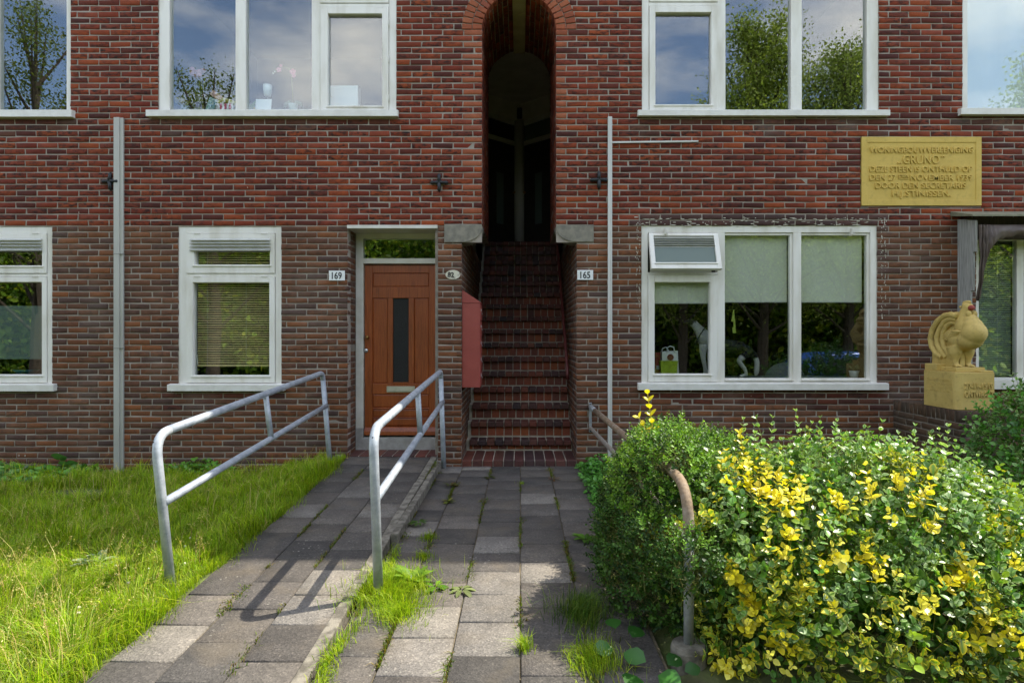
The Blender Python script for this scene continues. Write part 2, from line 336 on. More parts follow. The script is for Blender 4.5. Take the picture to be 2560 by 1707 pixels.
# ================= brickwork =================
PU, PH, JT = 0.2195, 0.0628, 0.0118
def free(u0, u1, zm, blocks):
    iv = [(u0, u1)]
    for b in blocks:
        if b[0] == 'c':
            _, cx, cz, r = b
            if abs(zm - cz) >= r or zm < cz: continue
            hw = math.sqrt(r * r - (zm - cz) ** 2); a, c = cx - hw, cx + hw
        else:
            a, c, zl, zh = b
            if not (zl < zm < zh): continue
        out = []
        for (p, q) in iv:
            if c <= p or a >= q: out.append((p, q)); continue
            if a > p: out.append((p, a))
            if c < q: out.append((c, q))
        iv = out
    return [i for i in iv if i[1] - i[0] > 0.025]
def lay(u0, u1, z0, z1, blocks, phase, zb, key, ph=PH, pu=PU):
    res = []; k = math.floor((z0 - zb) / ph)
    while zb + k * ph < z1 - 0.01:
        lo, hi = zb + k * ph, zb + (k + 1) * ph
        off = phase + (k % 2) * pu / 2 + random.uniform(-0.012, 0.012)
        part = [b for b in blocks if b[0] != 'c' and any(lo + 0.012 < e < hi - 0.012 for e in (b[2], b[3]))]
        xb = sorted({u0, u1} | {min(max(e, u0), u1) for b in part for e in b[:2]})
        for xa, xe in zip(xb[:-1], xb[1:]):
          cuts = sorted({e for b in part if b[0] < (xa + xe) / 2 < b[1] for e in (b[2], b[3]) if lo + 0.012 < e < hi - 0.012} | {lo, hi})
          for sl_, sh in zip(cuts[:-1], cuts[1:]):
            if sh - sl_ < 0.014: continue
            for (p, q) in free(xa, xe, (sl_ + sh) / 2, blocks):
                js = [p]; i = math.ceil((p - off) / pu)
                while off + i * pu < q:
                    j = off + i * pu + random.uniform(-0.004, 0.004); i += 1
                    if j - js[-1] > 0.05 and q - j > 0.05: js.append(j)
                js.append(q)
                for n_, (a, b) in enumerate(zip(js[:-1], js[1:])):
                    e0 = 0.001 if n_ == 0 else JT / 2; e1 = 0.001 if n_ == len(js) - 2 else JT / 2
                    res.append((a + e0, b - e1, max(sl_, z0) + JT / 2, min(sh, z1) - JT / 2, key((a + b) / 2, (sl_ + sh) / 2, n_ == 0, n_ == len(js) - 2, k)))
        k += 1
    return res
TB = np.array([(-1, -1, 1), (1, -1, 1), (1, 1, 1), (-1, 1, 1)], float)
BF = []
for a_, b_ in ((0, 4), (4, 8)):
    for i_ in range(4): BF.append((a_ + i_, a_ + (i_ + 1) % 4, b_ + (i_ + 1) % 4, b_ + i_))
BF.append((8, 9, 10, 11)); BF = np.array(BF)
def brick_np(bricks, P, U, Nn, W=(0, 0, 1), depth=0.05, ch=0.004, jit=0.0018, proud=0.0):
    # bricks: (u0,u1,w0,w1,...) -> one array of chamfered boxes; Nn points out of the wall
    P, U, Nn, W = (np.array(x, float) for x in (P, U, Nn, W))
    b = np.array([x[:4] for x in bricks], float); n = len(b)
    cu, cw = (b[:, 0] + b[:, 1]) / 2, (b[:, 2] + b[:, 3]) / 2; au, aw = (b[:, 1] - b[:, 0]) / 2, (b[:, 3] - b[:, 2]) / 2
    L_ = np.zeros((n, 12, 3))
    s4 = np.array([(-1, -1), (1, -1), (1, 1), (-1, 1)], float)
    for ring, (ins, dep) in enumerate(((0, -depth), (0, -ch), (ch, 0))):
        for i in range(4):
            L_[:, ring * 4 + i, 0] = cu + s4[i, 0] * (au - ins); L_[:, ring * 4 + i, 1] = cw + s4[i, 1] * (aw - ins); L_[:, ring * 4 + i, 2] = dep
    j4 = rng.normal(0, jit, (n, 4, 3)); j4 = np.clip(j4, -0.004, 0.004)
    L_[:, 4:8] += j4; L_[:, 8:12] += j4; L_[:, :, 2] += rng.normal(0, 0.0012, (n, 1)) + proud
    V = P + L_[..., 0:1] * U + L_[..., 1:2] * W + L_[..., 2:3] * Nn
    if np.dot(np.cross(U, W), Nn) < 0: fc = BF[:, ::-1]
    else: fc = BF
    Fc = (np.arange(n)[:, None, None] * 12 + fc[None]).reshape(-1)
    return V.reshape(-1, 3), Fc, np.repeat(rng.random(n), 12)
class Bricks:  # collects pieces per material, then builds one joined part per material
    def __init__(s): s.d = {}
    def add(s, key, arr):
        V, Fc, r = arr; q = s.d.setdefault(key, [[], [], [], 0]); q[0].append(V); q[1].append(np.asarray(Fc) + q[3]); q[2].append(r); q[3] += len(V)
    def addlist(s, bricks, *a, **k):
        for key in sorted({b[4] for b in bricks}): s.add(key, brick_np([b for b in bricks if b[4] == key], *a, **k))
    def build(s, name, parent):
        for key, (V, Fc, r, _) in s.d.items():
            o = link(name, mesh_np(name, np.concatenate(V), np.concatenate(Fc), 4, {'rnd': np.concatenate(r)}), key, parent); tag(o, kind='stuff')

# ---- openings of the facade, metres
OP = {
 'w1': (-8.0, fx(175.5), fz(296), 5.45), 'w2': (fx(395), fx(990.6), fz(294), 5.45), 'w3': (fx(1605), fx(2198), fz(293), 5.45), 'w4': (fx(2407), fx(2625), fz(290), 5.45),
 'w5': (fx(-214), fx(129.6), fz(976), fz(566)), 'w6': (fx(445), fx(703), fz(976), fz(566)), 'w7': (fx(1604), fx(2194), fz(973), fz(563)), 'w8': (fx(2441), fx(2900), fz(972), fz(548)),
 'door': (fx(868.6), fx(1094.6), -1.0, fz(563)),
 'pas': (-0.622, 0.595, -1.0, fz(605)), 'up': (-0.406, 0.378, fz(606), 4.596),
 'cl': (fx(1110.6), -0.405, fz(606), fz(561)), 'cr': (0.377, fx(1484), fz(605), fz(562)),
 'plq': (fx(2152), fx(2454), fz(516), fz(342)),
}
ACX, ACZ, AR, ARO = -0.014, 4.596, 0.392, 0.602
XL, XR, ZB, ZT = -8.2, 8.2, -0.35, 5.95
house = thing('apartment_building', 'red and brown brick apartment building with white windows and an arched stair entrance', 'building', (0, 0, 0))
# mortar sheet with holes and reveals
def sheet(x0, x1, z0, z1, holes, y, depth, mb, bare=()):
    xs = sorted({x0, x1} | {min(max(v, x0), x1) for h in holes for v in h[:2]}); zs = sorted({z0, z1} | {min(max(v, z0), z1) for h in holes for v in h[2:]})
    for a, b in zip(xs[:-1], xs[1:]):
        for c, d in zip(zs[:-1], zs[1:]):
            xm, zm = (a + b) / 2, (c + d) / 2
            if b - a < 1e-5 or d - c < 1e-5 or any(h[0] < xm < h[1] and h[2] < zm < h[3] for h in holes): continue
            mb.quad((a, y, c), (b, y, c), (b, y, d), (a, y, d))
    for h in holes:
        if h in bare: continue
        a, b, c, d = max(h[0], x0), min(h[1], x1), max(h[2], z0), min(h[3], z1)
        mb.quad((a, y, c), (a, y, d), (a, y + depth, d), (a, y + depth, c)); mb.quad((b, y, d), (b, y, c), (b, y + depth, c), (b, y + depth, d))
        mb.quad((a, y, d), (b, y, d), (b, y + depth, d), (a, y + depth, d)); mb.quad((b, y, c), (a, y, c), (a, y + depth, c), (b, y + depth, c))
holes = [OP[k] for k in OP if k not in ('up', 'cl', 'cr', 'pas')] + [(-0.622, 0.595, -1.0, fz(606)), (-0.406, 0.378, fz(606), ACZ), (ACX - ARO, ACX + ARO, ACZ, ACZ + ARO)]
mb = MB(); sheet(-13, 15, ZB, 8.0, holes, 0.0065, 0.11, mb, bare=holes[-3:])
for s_ in (-1, 1):  # spandrels round the arch
    for i in range(12):
        t0, t1 = i * math.pi / 24, (i + 1) * math.pi / 24
        p = [(ACX + s_ * ARO * math.cos(t), 0.0065, ACZ + ARO * math.sin(t)) for t in (t0, t1)]; c = (ACX + s_ * ARO, 0.0065, ACZ + ARO)
        mb.add([p[0], p[1], c], [(0, 1, 2)])
mb.quad((ACX - ARO, 0.03, ACZ - 0.05), (ACX - AR, 0.03, ACZ - 0.05), (ACX - AR, 0.03, ACZ), (ACX - ARO, 0.03, ACZ))
n_ = 24
for i in range(n_):  # joint bed behind the voussoirs
    t0, t1 = math.pi * i / n_, math.pi * (i + 1) / n_
    mb.quad(*[(ACX + r * math.cos(t), 0.009, ACZ + r * math.sin(t)) for r, t in ((AR + 0.004, t0), (ARO, t0), (ARO, t1), (AR + 0.004, t1))])
wall = mb.build('wall', 'mortar', house)
tag(wall, 'brick front wall with pale mortar joints')
def zone(u, z, first, last, k):
    if fz(563) - 0.005 < z < fz(540) and fx(1590) < u < fx(2215): return 'brick_stain'
    for (a, b, s_) in ((372, 997, 296), (1593, 2218, 295), (-500, 188, 297), (2394, 2640, 291), (425, 714, 977), (1593, 2215, 974)):
        if fx(a) < u < fx(b) and fz(s_) - random.uniform(0.07, 0.2) < z < fz(s_): return 'brick_damp'
    if z > fz(565):
        if (abs(u + 0.406) < 0.12 or abs(u - 0.378) < 0.12) and z < ACZ + 0.1 and k % 2 == 0: return 'brick_orange'
        return 'brick_red'
    return 'brick_brown'
blocks = [OP[k] for k in OP] + [('c', ACX, ACZ, ARO + 0.004)]
face = lay(XL, XR, ZB, ZT, blocks, 0.05, fz(565) - 60 * PH, zone)
# the 300 nearest whole bricks are objects of their own, the others one joined part per kind of brick
def near(b): u, z = (b[0] + b[1]) / 2, (b[2] + b[3]) / 2; return (u + 0.1) ** 2 + (z - 1.45) ** 2
whole = [b for b in face if b[1] - b[0] > 0.195 and b[3] - b[2] > 0.045]
whole.sort(key=near); single = whole[:300]; ids = {id(b) for b in single}
tmpl = []
for i in range(8):
    V, Fc, r = brick_np([(-0.1045, 0.1045, -0.0262, 0.0262)], (0, 0, 0), (1, 0, 0), (0, -1, 0))
    tmpl.append((V, Fc))
tm = {}
for b in single:
    k = (random.randrange(8), b[4])
    if k not in tm:
        V, Fc = tmpl[k[0]]; me = mesh_np('brick', V, Fc, 4, {'rnd': np.zeros(12)}); me.materials.append(M[k[1]]); tm[k] = me
    o = link('brick', tm[k], None, wall); o.location = ((b[0] + b[1]) / 2, random.uniform(-0.002, 0.001), (b[2] + b[3]) / 2)
    o.scale = ((b[1] - b[0]) / 0.209, 1, (b[3] - b[2]) / 0.0524); o.rotation_euler = (random.gauss(0, 0.006), random.gauss(0, 0.003), random.gauss(0, 0.005))
BR = Bricks()
BR.addlist([b for b in face if id(b) not in ids], (0, 0, 0), (1, 0, 0), (0, -1, 0))
# reveal of the door recess (left jamb) and the two passage walls below the corbels
kb = lambda u, z, f, l, k: 'brick_brown'
kr = lambda u, z, f, l, k: 'brick_red'
zb0 = fz(565) - 60 * PH
BR.addlist(lay(0.0, 0.32, ZB, fz(565), [], 0.0, zb0, kb), (fx(868.6), 0.003, 0), (0, 1, 0), (1, 0, 0))
BR.addlist(lay(0.0, 4.0, ZB, fz(563), [(0.0, 0.272, fz(607), fz(550))], 0.1, zb0, kb), (-0.622, 0.003, 0), (0, 1, 0), (1, 0, 0))
BR.addlist(lay(0.0, 4.0, ZB, fz(563), [(0.0, 0.272, fz(607), fz(550))], 0.0, zb0, kb), (0.595, 0.003, 0), (0, 1, 0), (-1, 0, 0))
BR.addlist(lay(0.0, 1.3, fz(561), ACZ, [], 0.1, zb0, kr), (-0.406, 0.003, 0), (0, 1, 0), (1, 0, 0))
BR.addlist(lay(0.0, 1.3, fz(561), ACZ, [], 0.0, zb0, kr), (0.378, 0.003, 0), (0, 1, 0), (-1, 0, 0))
# barrel vault bricks
nv = 20
for i in range(nv):
    t = math.pi * (i + 0.5) / nv; c, s_ = math.cos(t), math.sin(t)
    if abs(c) < 0.19: continue
    hw = AR * math.pi / nv / 2 - 0.004; off = 0.11 * (i % 2); row = []; y = 0.002
    while y < 1.29:
        y2 = min(1.3, y + (0.22 if y > 0.01 else 0.22 - off)); row.append((y + 0.004, y2 - 0.004, -hw, hw, 'brick_red')); y = y2
    BR.addlist(row, (ACX + AR * c, 0, ACZ + AR * s_), (0, 1, 0), (-c, 0, -s_), (-s_, 0, c))
BR.build('brickwork', wall)
# ---- arch of two header rings
arch_m = MB()
for i in range(40):
    t0, t1 = math.pi * i / 40, math.pi * (i + 1) / 40
    arch_m.quad(*[(ACX + AR * 1.012 * math.cos(t), y, ACZ + AR * 1.012 * math.sin(t)) for y, t in ((0.01, t0), (1.3, t0), (1.3, t1), (0.01, t1))])
arch = arch_m.build('arch', 'mortar_dark', house)
for (r0, r1, cnt) in ((AR, AR + 0.1, 22), (AR + 0.107, ARO, 27)):
    for i in range(cnt):
        t = math.pi * (i + 0.5) / cnt; dr, dt = (r1 - r0) / 2, math.pi / cnt / 2
        h0, h1 = r0 * dt - 0.0055, r1 * dt - 0.0055; rm = (r0 + r1) / 2
        m_ = MB(); y0 = -0.004 + random.uniform(-0.0015, 0.0015); ch = 0.004
        q = [(-dr, -h0), (dr, -h1), (dr, h1), (-dr, h0)]; qi = [(-dr + ch, -h0 + ch), (dr - ch, -h1 + ch), (dr - ch, h1 - ch), (-dr + ch, h0 - ch)]
        vs = [(a, 0.10, b) for a, b in q] + [(a, ch, b) for a, b in q] + [(a, 0, b) for a, b in qi]
        m_.add(vs, [tuple(f) for f in BF.tolist()])
        me = bpy.data.meshes.new('voussoir'); me.from_pydata(m_.v, [], m_.f); me.update()
        a_ = me.attributes.new('rnd', 'FLOAT', 'POINT'); o = link('voussoir', me, 'brick_orange', arch)
        o.location = (ACX + rm * math.cos(t), y0, ACZ + rm * math.sin(t)); o.rotation_euler = (0, -t, 0)
# crown strip of the vault
mb = MB()
for (a, b) in ((0.0, 0.36), (0.365, 0.85), (0.855, 1.3)): mb.box(ACX - 0.072, ACX + 0.072, a + 0.003, b, ACZ + AR - 0.028, ACZ + AR + 0.05)
tag(mb.build('crown_beam', mat('crown_stone', '#8f8560', '#a39a74', 8, 0.9, bmp=0.4), house, bevel=0.004), 'pale stone strip along the crown of the vault')
# backing of passage: narrow part cheeks, hall behind, floor slab is the stair
mb = MB()
mb.box(-0.9, -0.4095, 0.012, 1.3, fz(562) + 0.002, 5.6); mb.box(0.3815, 0.9, 0.012, 1.3, fz(562) + 0.002, 5.6)
mb.box(-0.41, 0.382, 0.14, 1.3, ACZ + AR + 0.06, 5.6)
mb.box(-0.9, -0.6255, 0.012, 5.2, ZB, fz(562)); mb.box(0.5985, 0.9, 0.012, 5.2, ZB, fz(562))
mb.box(fx(868.6) - 0.12, fx(868.6) - 0.0035, 0.012, 0.40, ZB, fz(564))
tag(mb.build('passage_wall', 'mortar_dark', house), 'dark masonry behind the passage bricks')
mb = MB()
mb.box(-0.95, -0.76, 1.302, 5.2, fz(562) + 0.003, 5.6); mb.box(0.73, 0.95, 1.302, 5.2, fz(562) + 0.003, 5.6); mb.box(-0.95, 0.95, 1.302, 5.2, 5.6, 5.7); mb.box(-0.95, 0.95, 5.2, 5.3, 2.0, 5.7)
mb.add([(-0.76, 3.95, 5.25), (-0.02, 4.6, 5.25), (0.73, 3.95, 5.25), (-0.76, 3.95, 5.6), (-0.02, 4.6, 5.6), (0.73, 3.95, 5.6)], [(0, 1, 4, 3), (1, 2, 5, 4)])
tag(mb.build('hall_wall', 'plaster', house), 'grey plaster of the dim upper hall')
# two front doors meeting in a V at the rear post
def vdoor(side):
    a = Vector((-0.02 + side * 0.09, 4.52, 0)); b = Vector((-0.02 + side * 0.76, 3.90, 0)); d = (b - a); ln = d.length; d.normalize(); n_ = Vector((d.y, -d.x, 0))
    if n_.y > 0: n_ = -n_
    def slabq(m_, u0, u1, z0, z1, t0, t1):
        c = [a + d * u0 + n_ * t0, a + d * u1 + n_ * t0, a + d * u1 + n_ * t1, a + d * u0 + n_ * t1]
        m_.add([(p.x, p.y, z) for z in (z0, z1) for p in c], [(0, 3, 2, 1), (4, 5, 6, 7), (0, 1, 5, 4), (1, 2, 6, 5), (2, 3, 7, 6), (3, 0, 4, 7)])
    m1 = MB(); slabq(m1, 0, ln, 2.93, 4.80, 0.0, 0.04); dr = m1.build('door', 'plaster_dark', house); tag(dr, ('left' if side < 0 else 'right') + ' dark front door at the top of the stairs')
    m2 = MB(); slabq(m2, 0.30, 0.46, 3.35, 4.25, 0.041, 0.046); m2.build('pane', 'film', dr)
    m3 = MB(); slabq(m3, 0.0, ln, 4.80, 4.88, 0.0, 0.06); slabq(m3, 0.0, ln, 5.17, 5.25, 0.0, 0.06); m3.build('transom_bar', 'white_old', dr)
    m4 = MB(); slabq(m4, 0.0, ln, 4.88, 5.17, 0.01, 0.02); m4.build('transom_pane', 'plaster_dark' if side < 0 else 'film', dr)
    m5 = MB(); m5.ball(tuple(a + d * 0.07 + n_ * 0.07 + Vector((0, 0, 3.95))), 0.025, 10, 6); m5.build('knob', 'brass', dr, True)
vdoor(-1); vdoor(1)
mb = MB(); mb.tube([(-0.02, 4.50, 2.9), (-0.02, 4.50, 5.25)], 0.10, 14); tag(mb.build('door_post', mat('glossy_paint', '#b9b8b0', rough=0.18), house, True), 'glossy pale post between the two upper doors')
mb = MB(); mb.box(-0.06, 0.03, 4.42, 4.5, 5.3, 5.48); tag(mb.build('hall_lamp', 'plaster_dark', house, bevel=0.01), 'small dark lamp on the hall wall')
# ---- corbel stones carrying the upper wall
def corbel(x_out, x_in, zt, zb_, s_):
    xc = x_out + (x_in - x_out) * 0.46; pts = [(x_out, zt), (x_out, zb_), (xc, zb_)]
    for i in range(1, 9):
        t = math.pi / 2 * i / 8; pts.append((xc + (x_in - xc) * math.sin(t), zb_ + (zt - 0.03 - zb_) * (1 - math.cos(t))))
    pts.append((x_in, zt))
    if s_ < 0: pts = pts[::-1]
    m_ = MB(); m_.prism(pts, -0.006, 0.27, 'y'); o = m_.build('corbel', 'stone', house, bevel=0.004); return o
tag(corbel(fx(1110.6), -0.405, fz(561.5), fz(606), 1), 'grey stone corbel left of the stair passage, rounded inner end'); tag(corbel(fx(1484), 0.377, fz(562.5), fz(605), -1), 'grey stone corbel right of the stair passage, rounded inner end')
# ---- roof, eaves and the rest of the block
mb = MB(); mb.box(-13.4, 15.4, -0.45, 0.3, 7.9, 8.05); mb.add([(-13.4, -0.45, 8.05), (15.4, -0.45, 8.05), (15.4, 4.5, 11), (-13.4, 4.5, 11), (-13.4, 9.5, 8.05), (15.4, 9.5, 8.05)], [(0, 1, 2, 3), (3, 2, 5, 4), (0, 3, 4), (1, 5, 2)])
tag(mb.build('roof', mat('roof_tile', '#5a3a2c', '#6d4636', 10, 0.8), house), 'tiled roof with white eaves above the picture')
mb = MB(); mb.box(-13, -12.8, 0.13, 9, ZB, 8); mb.box(14.8, 15, 0.13, 9, ZB, 8); mb.box(-13, 15, 9, 9.2, ZB, 8); mb.box(-12.8, -0.96, 0.9, 1.0, 5.72, 5.8)
mb.build('outer_wall', 'mortar_dark', house)
mb = MB(); mb.box(-12.9, 14.9, 0.14, 8.9, 5.75, 5.9); mb.build('upper_floor', 'roomdark', house)
# ---- white lintel, frame and door of number 169
x0, x1 = fx(868.6), fx(1094.6)
mb = MB(); mb.box(x0 - 0.002, x1 - 0.003, -0.012, 0.30, fz(571.6), fz(563)); tag(mb.build('lintel', 'white_old', house, bevel=0.002), 'white lintel over the wooden door')
dd = 0.30
fxd = lambda u: fx(u, dd); fzd = lambda v: fz(v, dd)
mb = MB(); xl, xr = fxd(889), fx(1094.6)
mb.box(xl, fxd(908), dd, dd + 0.1, fzd(1070), fz(571.6)); mb.box(fxd(1091.5), xr, dd, dd + 0.1, fzd(1070), fz(571.6)); mb.box(fxd(908), fxd(1091.5), dd, dd + 0.1, fzd(597), fz(571.6)); mb.box(fxd(908), fxd(1091.5), dd - 0.004, dd + 0.1, fzd(659), fzd(646))
df = mb.build('door_frame', 'white_old', house, bevel=0.003); tag(df, 'white wooden frame round the door')
for a, b in ((xl, fxd(908)), (fxd(1091.5), xr)): mb = MB(); mb.box(a, b, dd + 0.002, dd + 0.1, 0.07, fzd(1070)); mb.build('plinth_block', 'concrete', df)
mb = MB(); mb.box(fxd(908), fxd(1091.5), dd + 0.03, dd + 0.038, fzd(646), fzd(597)); mb.build('pane', 'glass', df)
mb = MB(); mb.box(fxd(908), fxd(1091.5), dd + 0.03, dd + 0.2, fzd(1123) - 0.02, fzd(1093)); mb.box(fxd(905), fxd(1091.5), dd - 0.004, dd + 0.03, fzd(1123) - 0.02, fzd(1094.5)); mb.build('threshold', 'concrete', df, bevel=0.004)
# door leaf: stiles and rails as one piece with recessed panels
y0 = dd + 0.035; X = lambda u: fxd(u); Z = lambda v: fzd(v)
mb = MB()
mb.box(X(909.5), X(929), y0, y0 + 0.05, Z(1088), Z(661)); mb.box(X(1071.5), X(1091), y0, y0 + 0.05, Z(1088), Z(661))
for (a, b) in ((681.7, 661), (744.6, 716.8), (986, 958.9), (1024, 1020), (1046, 1044)): mb.box(X(929), X(1071.5), y0 + 0.001, y0 + 0.05, Z(a), Z(b))
for (a, b) in ((967.4, 980.5), (1020, 1033.8)): mb.box(X(a), X(b), y0 + 0.001, y0 + 0.05, Z(958.9), Z(744.6))
door = mb.build('door', 'wood', house, bevel=0.004); tag(door, 'orange-brown varnished panel door with a tall dark glass strip')
for (a, b, c, d) in ((929, 1071.5, 681.7, 716.8), (929, 967.4, 744.6, 958.9), (1033.8, 1071.5, 744.6, 958.9), (929, 1071.5, 986, 1020), (929, 1071.5, 1024, 1044), (929, 1071.5, 1046, 1066)):
    m_ = MB(); e = 0.0; i = 0.014
    a, b, c, d = X(a), X(b), Z(c), Z(d); yb = y0 + 0.016
    q = [(a, yb, d), (b, yb, d), (b, yb, c), (a, yb, c)]; qi = [(a + i, yb - 0.006, d + i), (b - i, yb - 0.006, d + i), (b - i, yb - 0.006, c - i), (a + i, yb - 0.006, c - i)]
    m_.add(q + qi + [(p[0], yb + 0.02, p[2]) for p in q], [(4, 5, 6, 7), (0, 1, 5, 4), (1, 2, 6, 5), (2, 3, 7, 6), (3, 0, 4, 7), (11, 10, 9, 8)]); m_.build('panel', 'wood', door)
mb = MB(); mb.box(X(980.5), X(1020), y0 + 0.018, y0 + 0.024, Z(956), Z(744.6)); mb.build('pane', 'pebble_glass', door)
mb = MB(); mb.box(X(980.5), X(1020), y0 - 0.004, y0 + 0.03, Z(958.9), Z(956)); mb.build('glazing_bead', 'wood', door)
mb = MB(); mb.prism([(y0 - 0.03, Z(1088)), (y0 + 0.02, Z(1088)), (y0 + 0.02, Z(1067)), (y0 - 0.005, Z(1069)), (y0 - 0.026, Z(1079))], X(909.5), X(1091), 'x'); mb.build('weather_board', 'wood', door, bevel=0.003)
mb = MB(); mb.box(X(965), X(1036), y0 - 0.006, y0 + 0.01, Z(981), Z(965.8)); mb.prism([(y0 - 0.012, Z(978.5)), (y0 - 0.005, Z(978.5)), (y0 - 0.005, Z(969)), (y0 - 0.008, Z(969))], X(971), X(1029), 'x'); mb.build('letter_slot', 'letter', door, bevel=0.002)
mb = MB(); mb.lathe((X(917), y0, Z(843)), [(0.017, 0.0), (0.017, -0.004), (0.009, -0.008), (0.008, -0.02), (0.018, -0.028), (0.02, -0.037), (0.012, -0.045), (0.002, -0.047)], 16, 'y'); mb.build('knob', 'brass', door, True)
mb = MB(); mb.lathe((X(913), y0, Z(876.5)), [(0.024, 0.0), (0.024, -0.006), (0.018, -0.012), (0.008, -0.013), (0.007, -0.016), (0.001, -0.016)], 18, 'y'); mb.build('lock', 'steel', door, True)
# brick sill in front of the threshold, one row of bricks on edge
mb = MB(); mb.box(xl - 0.0, fx(1094.6) - 0.004, -0.01, dd - 0.003, -0.1, 0.105); ds = mb.build('doorstep', 'grout', house); tag(ds, 'doorstep of dark bricks laid side by side')
nb = 8; wd = (fx(1094.6) - xl - 0.004) / nb
for i in range(nb):
    m_ = MB(); a = xl + i * wd + 0.005; b = a + wd - 0.01
    m_.box(a, b, -0.018, dd - 0.005, -0.02, 0.112 + random.uniform(-0.002, 0.002)); o = m_.build('brick', 'brick_step', ds, bevel=0.005)
mb = MB(); mb.box(xl - 0.03, fx(1094.6) - 0.1, -0.05, -0.02, 0.02, 0.092); tag(mb.build('step_edging', mat('pink_tile', '#b59a86', '#a58c7c', 10, 0.9), ds, bevel=0.003))
# room behind the door
mb = MB(); mb.box(xl, xr, dd + 0.5, dd + 0.52, 0, 2.7); mb.box(xl - 0.02, xl, dd + 0.1, dd + 0.52, 0, 2.7); mb.box(xr, xr + 0.02, dd + 0.1, dd + 0.52, 0, 2.7); mb.box(xl, xr, dd + 0.1, dd + 0.52, 2.7, 2.72); mb.build('room', 'roomdark', house)
# ---- iron wall anchors
def anchor(cx, cz, lab):
    m_ = MB(); r = 0.094
    for a in range(4):
        t = a * math.pi / 2; c, s_ = math.cos(t), math.sin(t)
        m_.tube([(cx, -0.03, cz), (cx + c * r * 0.55, -0.026, cz + s_ * r * 0.55), (cx + c * r * 0.8, -0.022, cz + s_ * r * 0.8), (cx + c * r, -0.012, cz + s_ * r)], [0.024, 0.016, 0.021, 0.008], 8)
    m_.ball((cx, -0.03, cz), (0.022, 0.018, 0.022), 10, 6); m_.tube([(cx, -0.03, cz), (cx, 0.03, cz)], 0.014, 8)
    tag(m_.build('wall_anchor', 'iron', house, True), lab)
anchor(fx(279), fz(455), 'black iron wall anchor half hidden by the grey drainpipe cover'); anchor(fx(1098.5), fz(458), 'black iron cross anchor above the wooden door'); anchor(fx(1496.7), fz(451.4), 'black iron cross anchor beside the thin pale conduit')
# ---- flecks of old white paint on the bricks
V = []; Fc = []
def fleck(x, z, w_, h_):
    b = len(V); k = 6; c = [(x + w_ * math.cos(t) * random.uniform(0.6, 1.1), z + h_ * math.sin(t) * random.uniform(0.6, 1.1)) for t in np.linspace(0, 2 * math.pi, k, endpoint=False)]
    for y in (-0.0035, 0.004): V.extend([(p[0], y, p[1]) for p in c])
    Fc.append([b + i for i in range(k)])
    for i in range(k): Fc.append([b + i, b + (i + 1) % k, b + k + (i + 1) % k, b + k + i][::-1])
for i in range(150):
    x = random.uniform(fx(1590), fx(2212)); z = fz(random.choice([548, 556, 562, 547]) + random.gauss(0, 2.0)); fleck(x, z, abs(random.gauss(0.012, 0.012)) + 0.003, random.uniform(0.0015, 0.006))
for i in range(150):
    x = random.choice([fx(1592), fx(1598), fx(2204), fx(2213)]) + random.gauss(0, 0.007); z = random.uniform(fz(800), fz(548)); fleck(x, z, random.uniform(0.0015, 0.005), abs(random.gauss(0.006, 0.008)) + 0.002)
for i in range(60):
    x = random.uniform(XL, XR); z = random.uniform(0.1, 4.9)
    if any(b[0] - 0.02 < x < b[1] + 0.02 and b[2] < z < b[3] for b in OP.values()): continue
    fleck(x, z, random.uniform(0.0012, 0.003), random.uniform(0.003, 0.014))
me = bpy.data.meshes.new('paint_flecks'); me.from_pydata(V, [], Fc); me.update(); tag(link('paint_flecks', me, mat('old_white_paint', '#cfcabc', '#b8b2a2', 40, 0.8), house), kind='stuff')
# ================= windows =================
def pring(m_, x0, x1, yt, yb, ix0, ix1, iyt, iyb, y0, y1):  # frame ring from drawing units
    m_.box(fx(x0), fx(ix0), y0, y1, fz(yb), fz(yt)); m_.box(fx(ix1), fx(x1), y0, y1, fz(yb), fz(yt))
    m_.box(fx(ix0), fx(ix1), y0, y1, fz(iyt), fz(yt)); m_.box(fx(ix0), fx(ix1), y0, y1, fz(yb), fz(iyb))
def pbox(m_, x0, x1, yt, yb, y0, y1): return m_.box(fx(x0), fx(x1), y0, y1, fz(yb), fz(yt))
def pane(par, x0, x1, yt, yb, y=0.05): return pbox(MB(), x0 - 1, x1 + 1, yt - 1, yb + 1, y, y + 0.006).build('pane', 'glass', par)
def sash(par, o, i, y0=0.004, m_='white', bead=True):
    m1 = MB(); pring(m1, *o, *i, y0, 0.085); s_ = m1.build('sash', m_, par, bevel=0.003)
    if bead: b = MB(); pring(b, i[0] - 3, i[1] + 3, i[2] - 3, i[3] + 4, *[i[0] + 0.8, i[1] - 0.8, i[2] + 0.8, i[3] - 0.8], y0 + 0.012, 0.06); b.build('glazing_bead', m_, par, bevel=0.002)
    q = MB(); pbox(q, i[0] - 4, i[1] + 4, i[3] + 0.5, i[3] + 4, y0 - 0.012, y0 + 0.02); q.build('weather_bar', m_, par, bevel=0.002)
    pane(par, *i); return s_
def sill(par, x0, x1, yt, yb, m_='sillm'):
    a, b, t, c = fx(x0), fx(x1), fz(yt), fz(yb)
    q = MB(); q.prism([(-0.055, c), (0.05, c + 0.006), (0.05, t + 0.012), (-0.055, t - 0.004)], a, b, 'x'); return q.build('sill', m_, par, bevel=0.003)
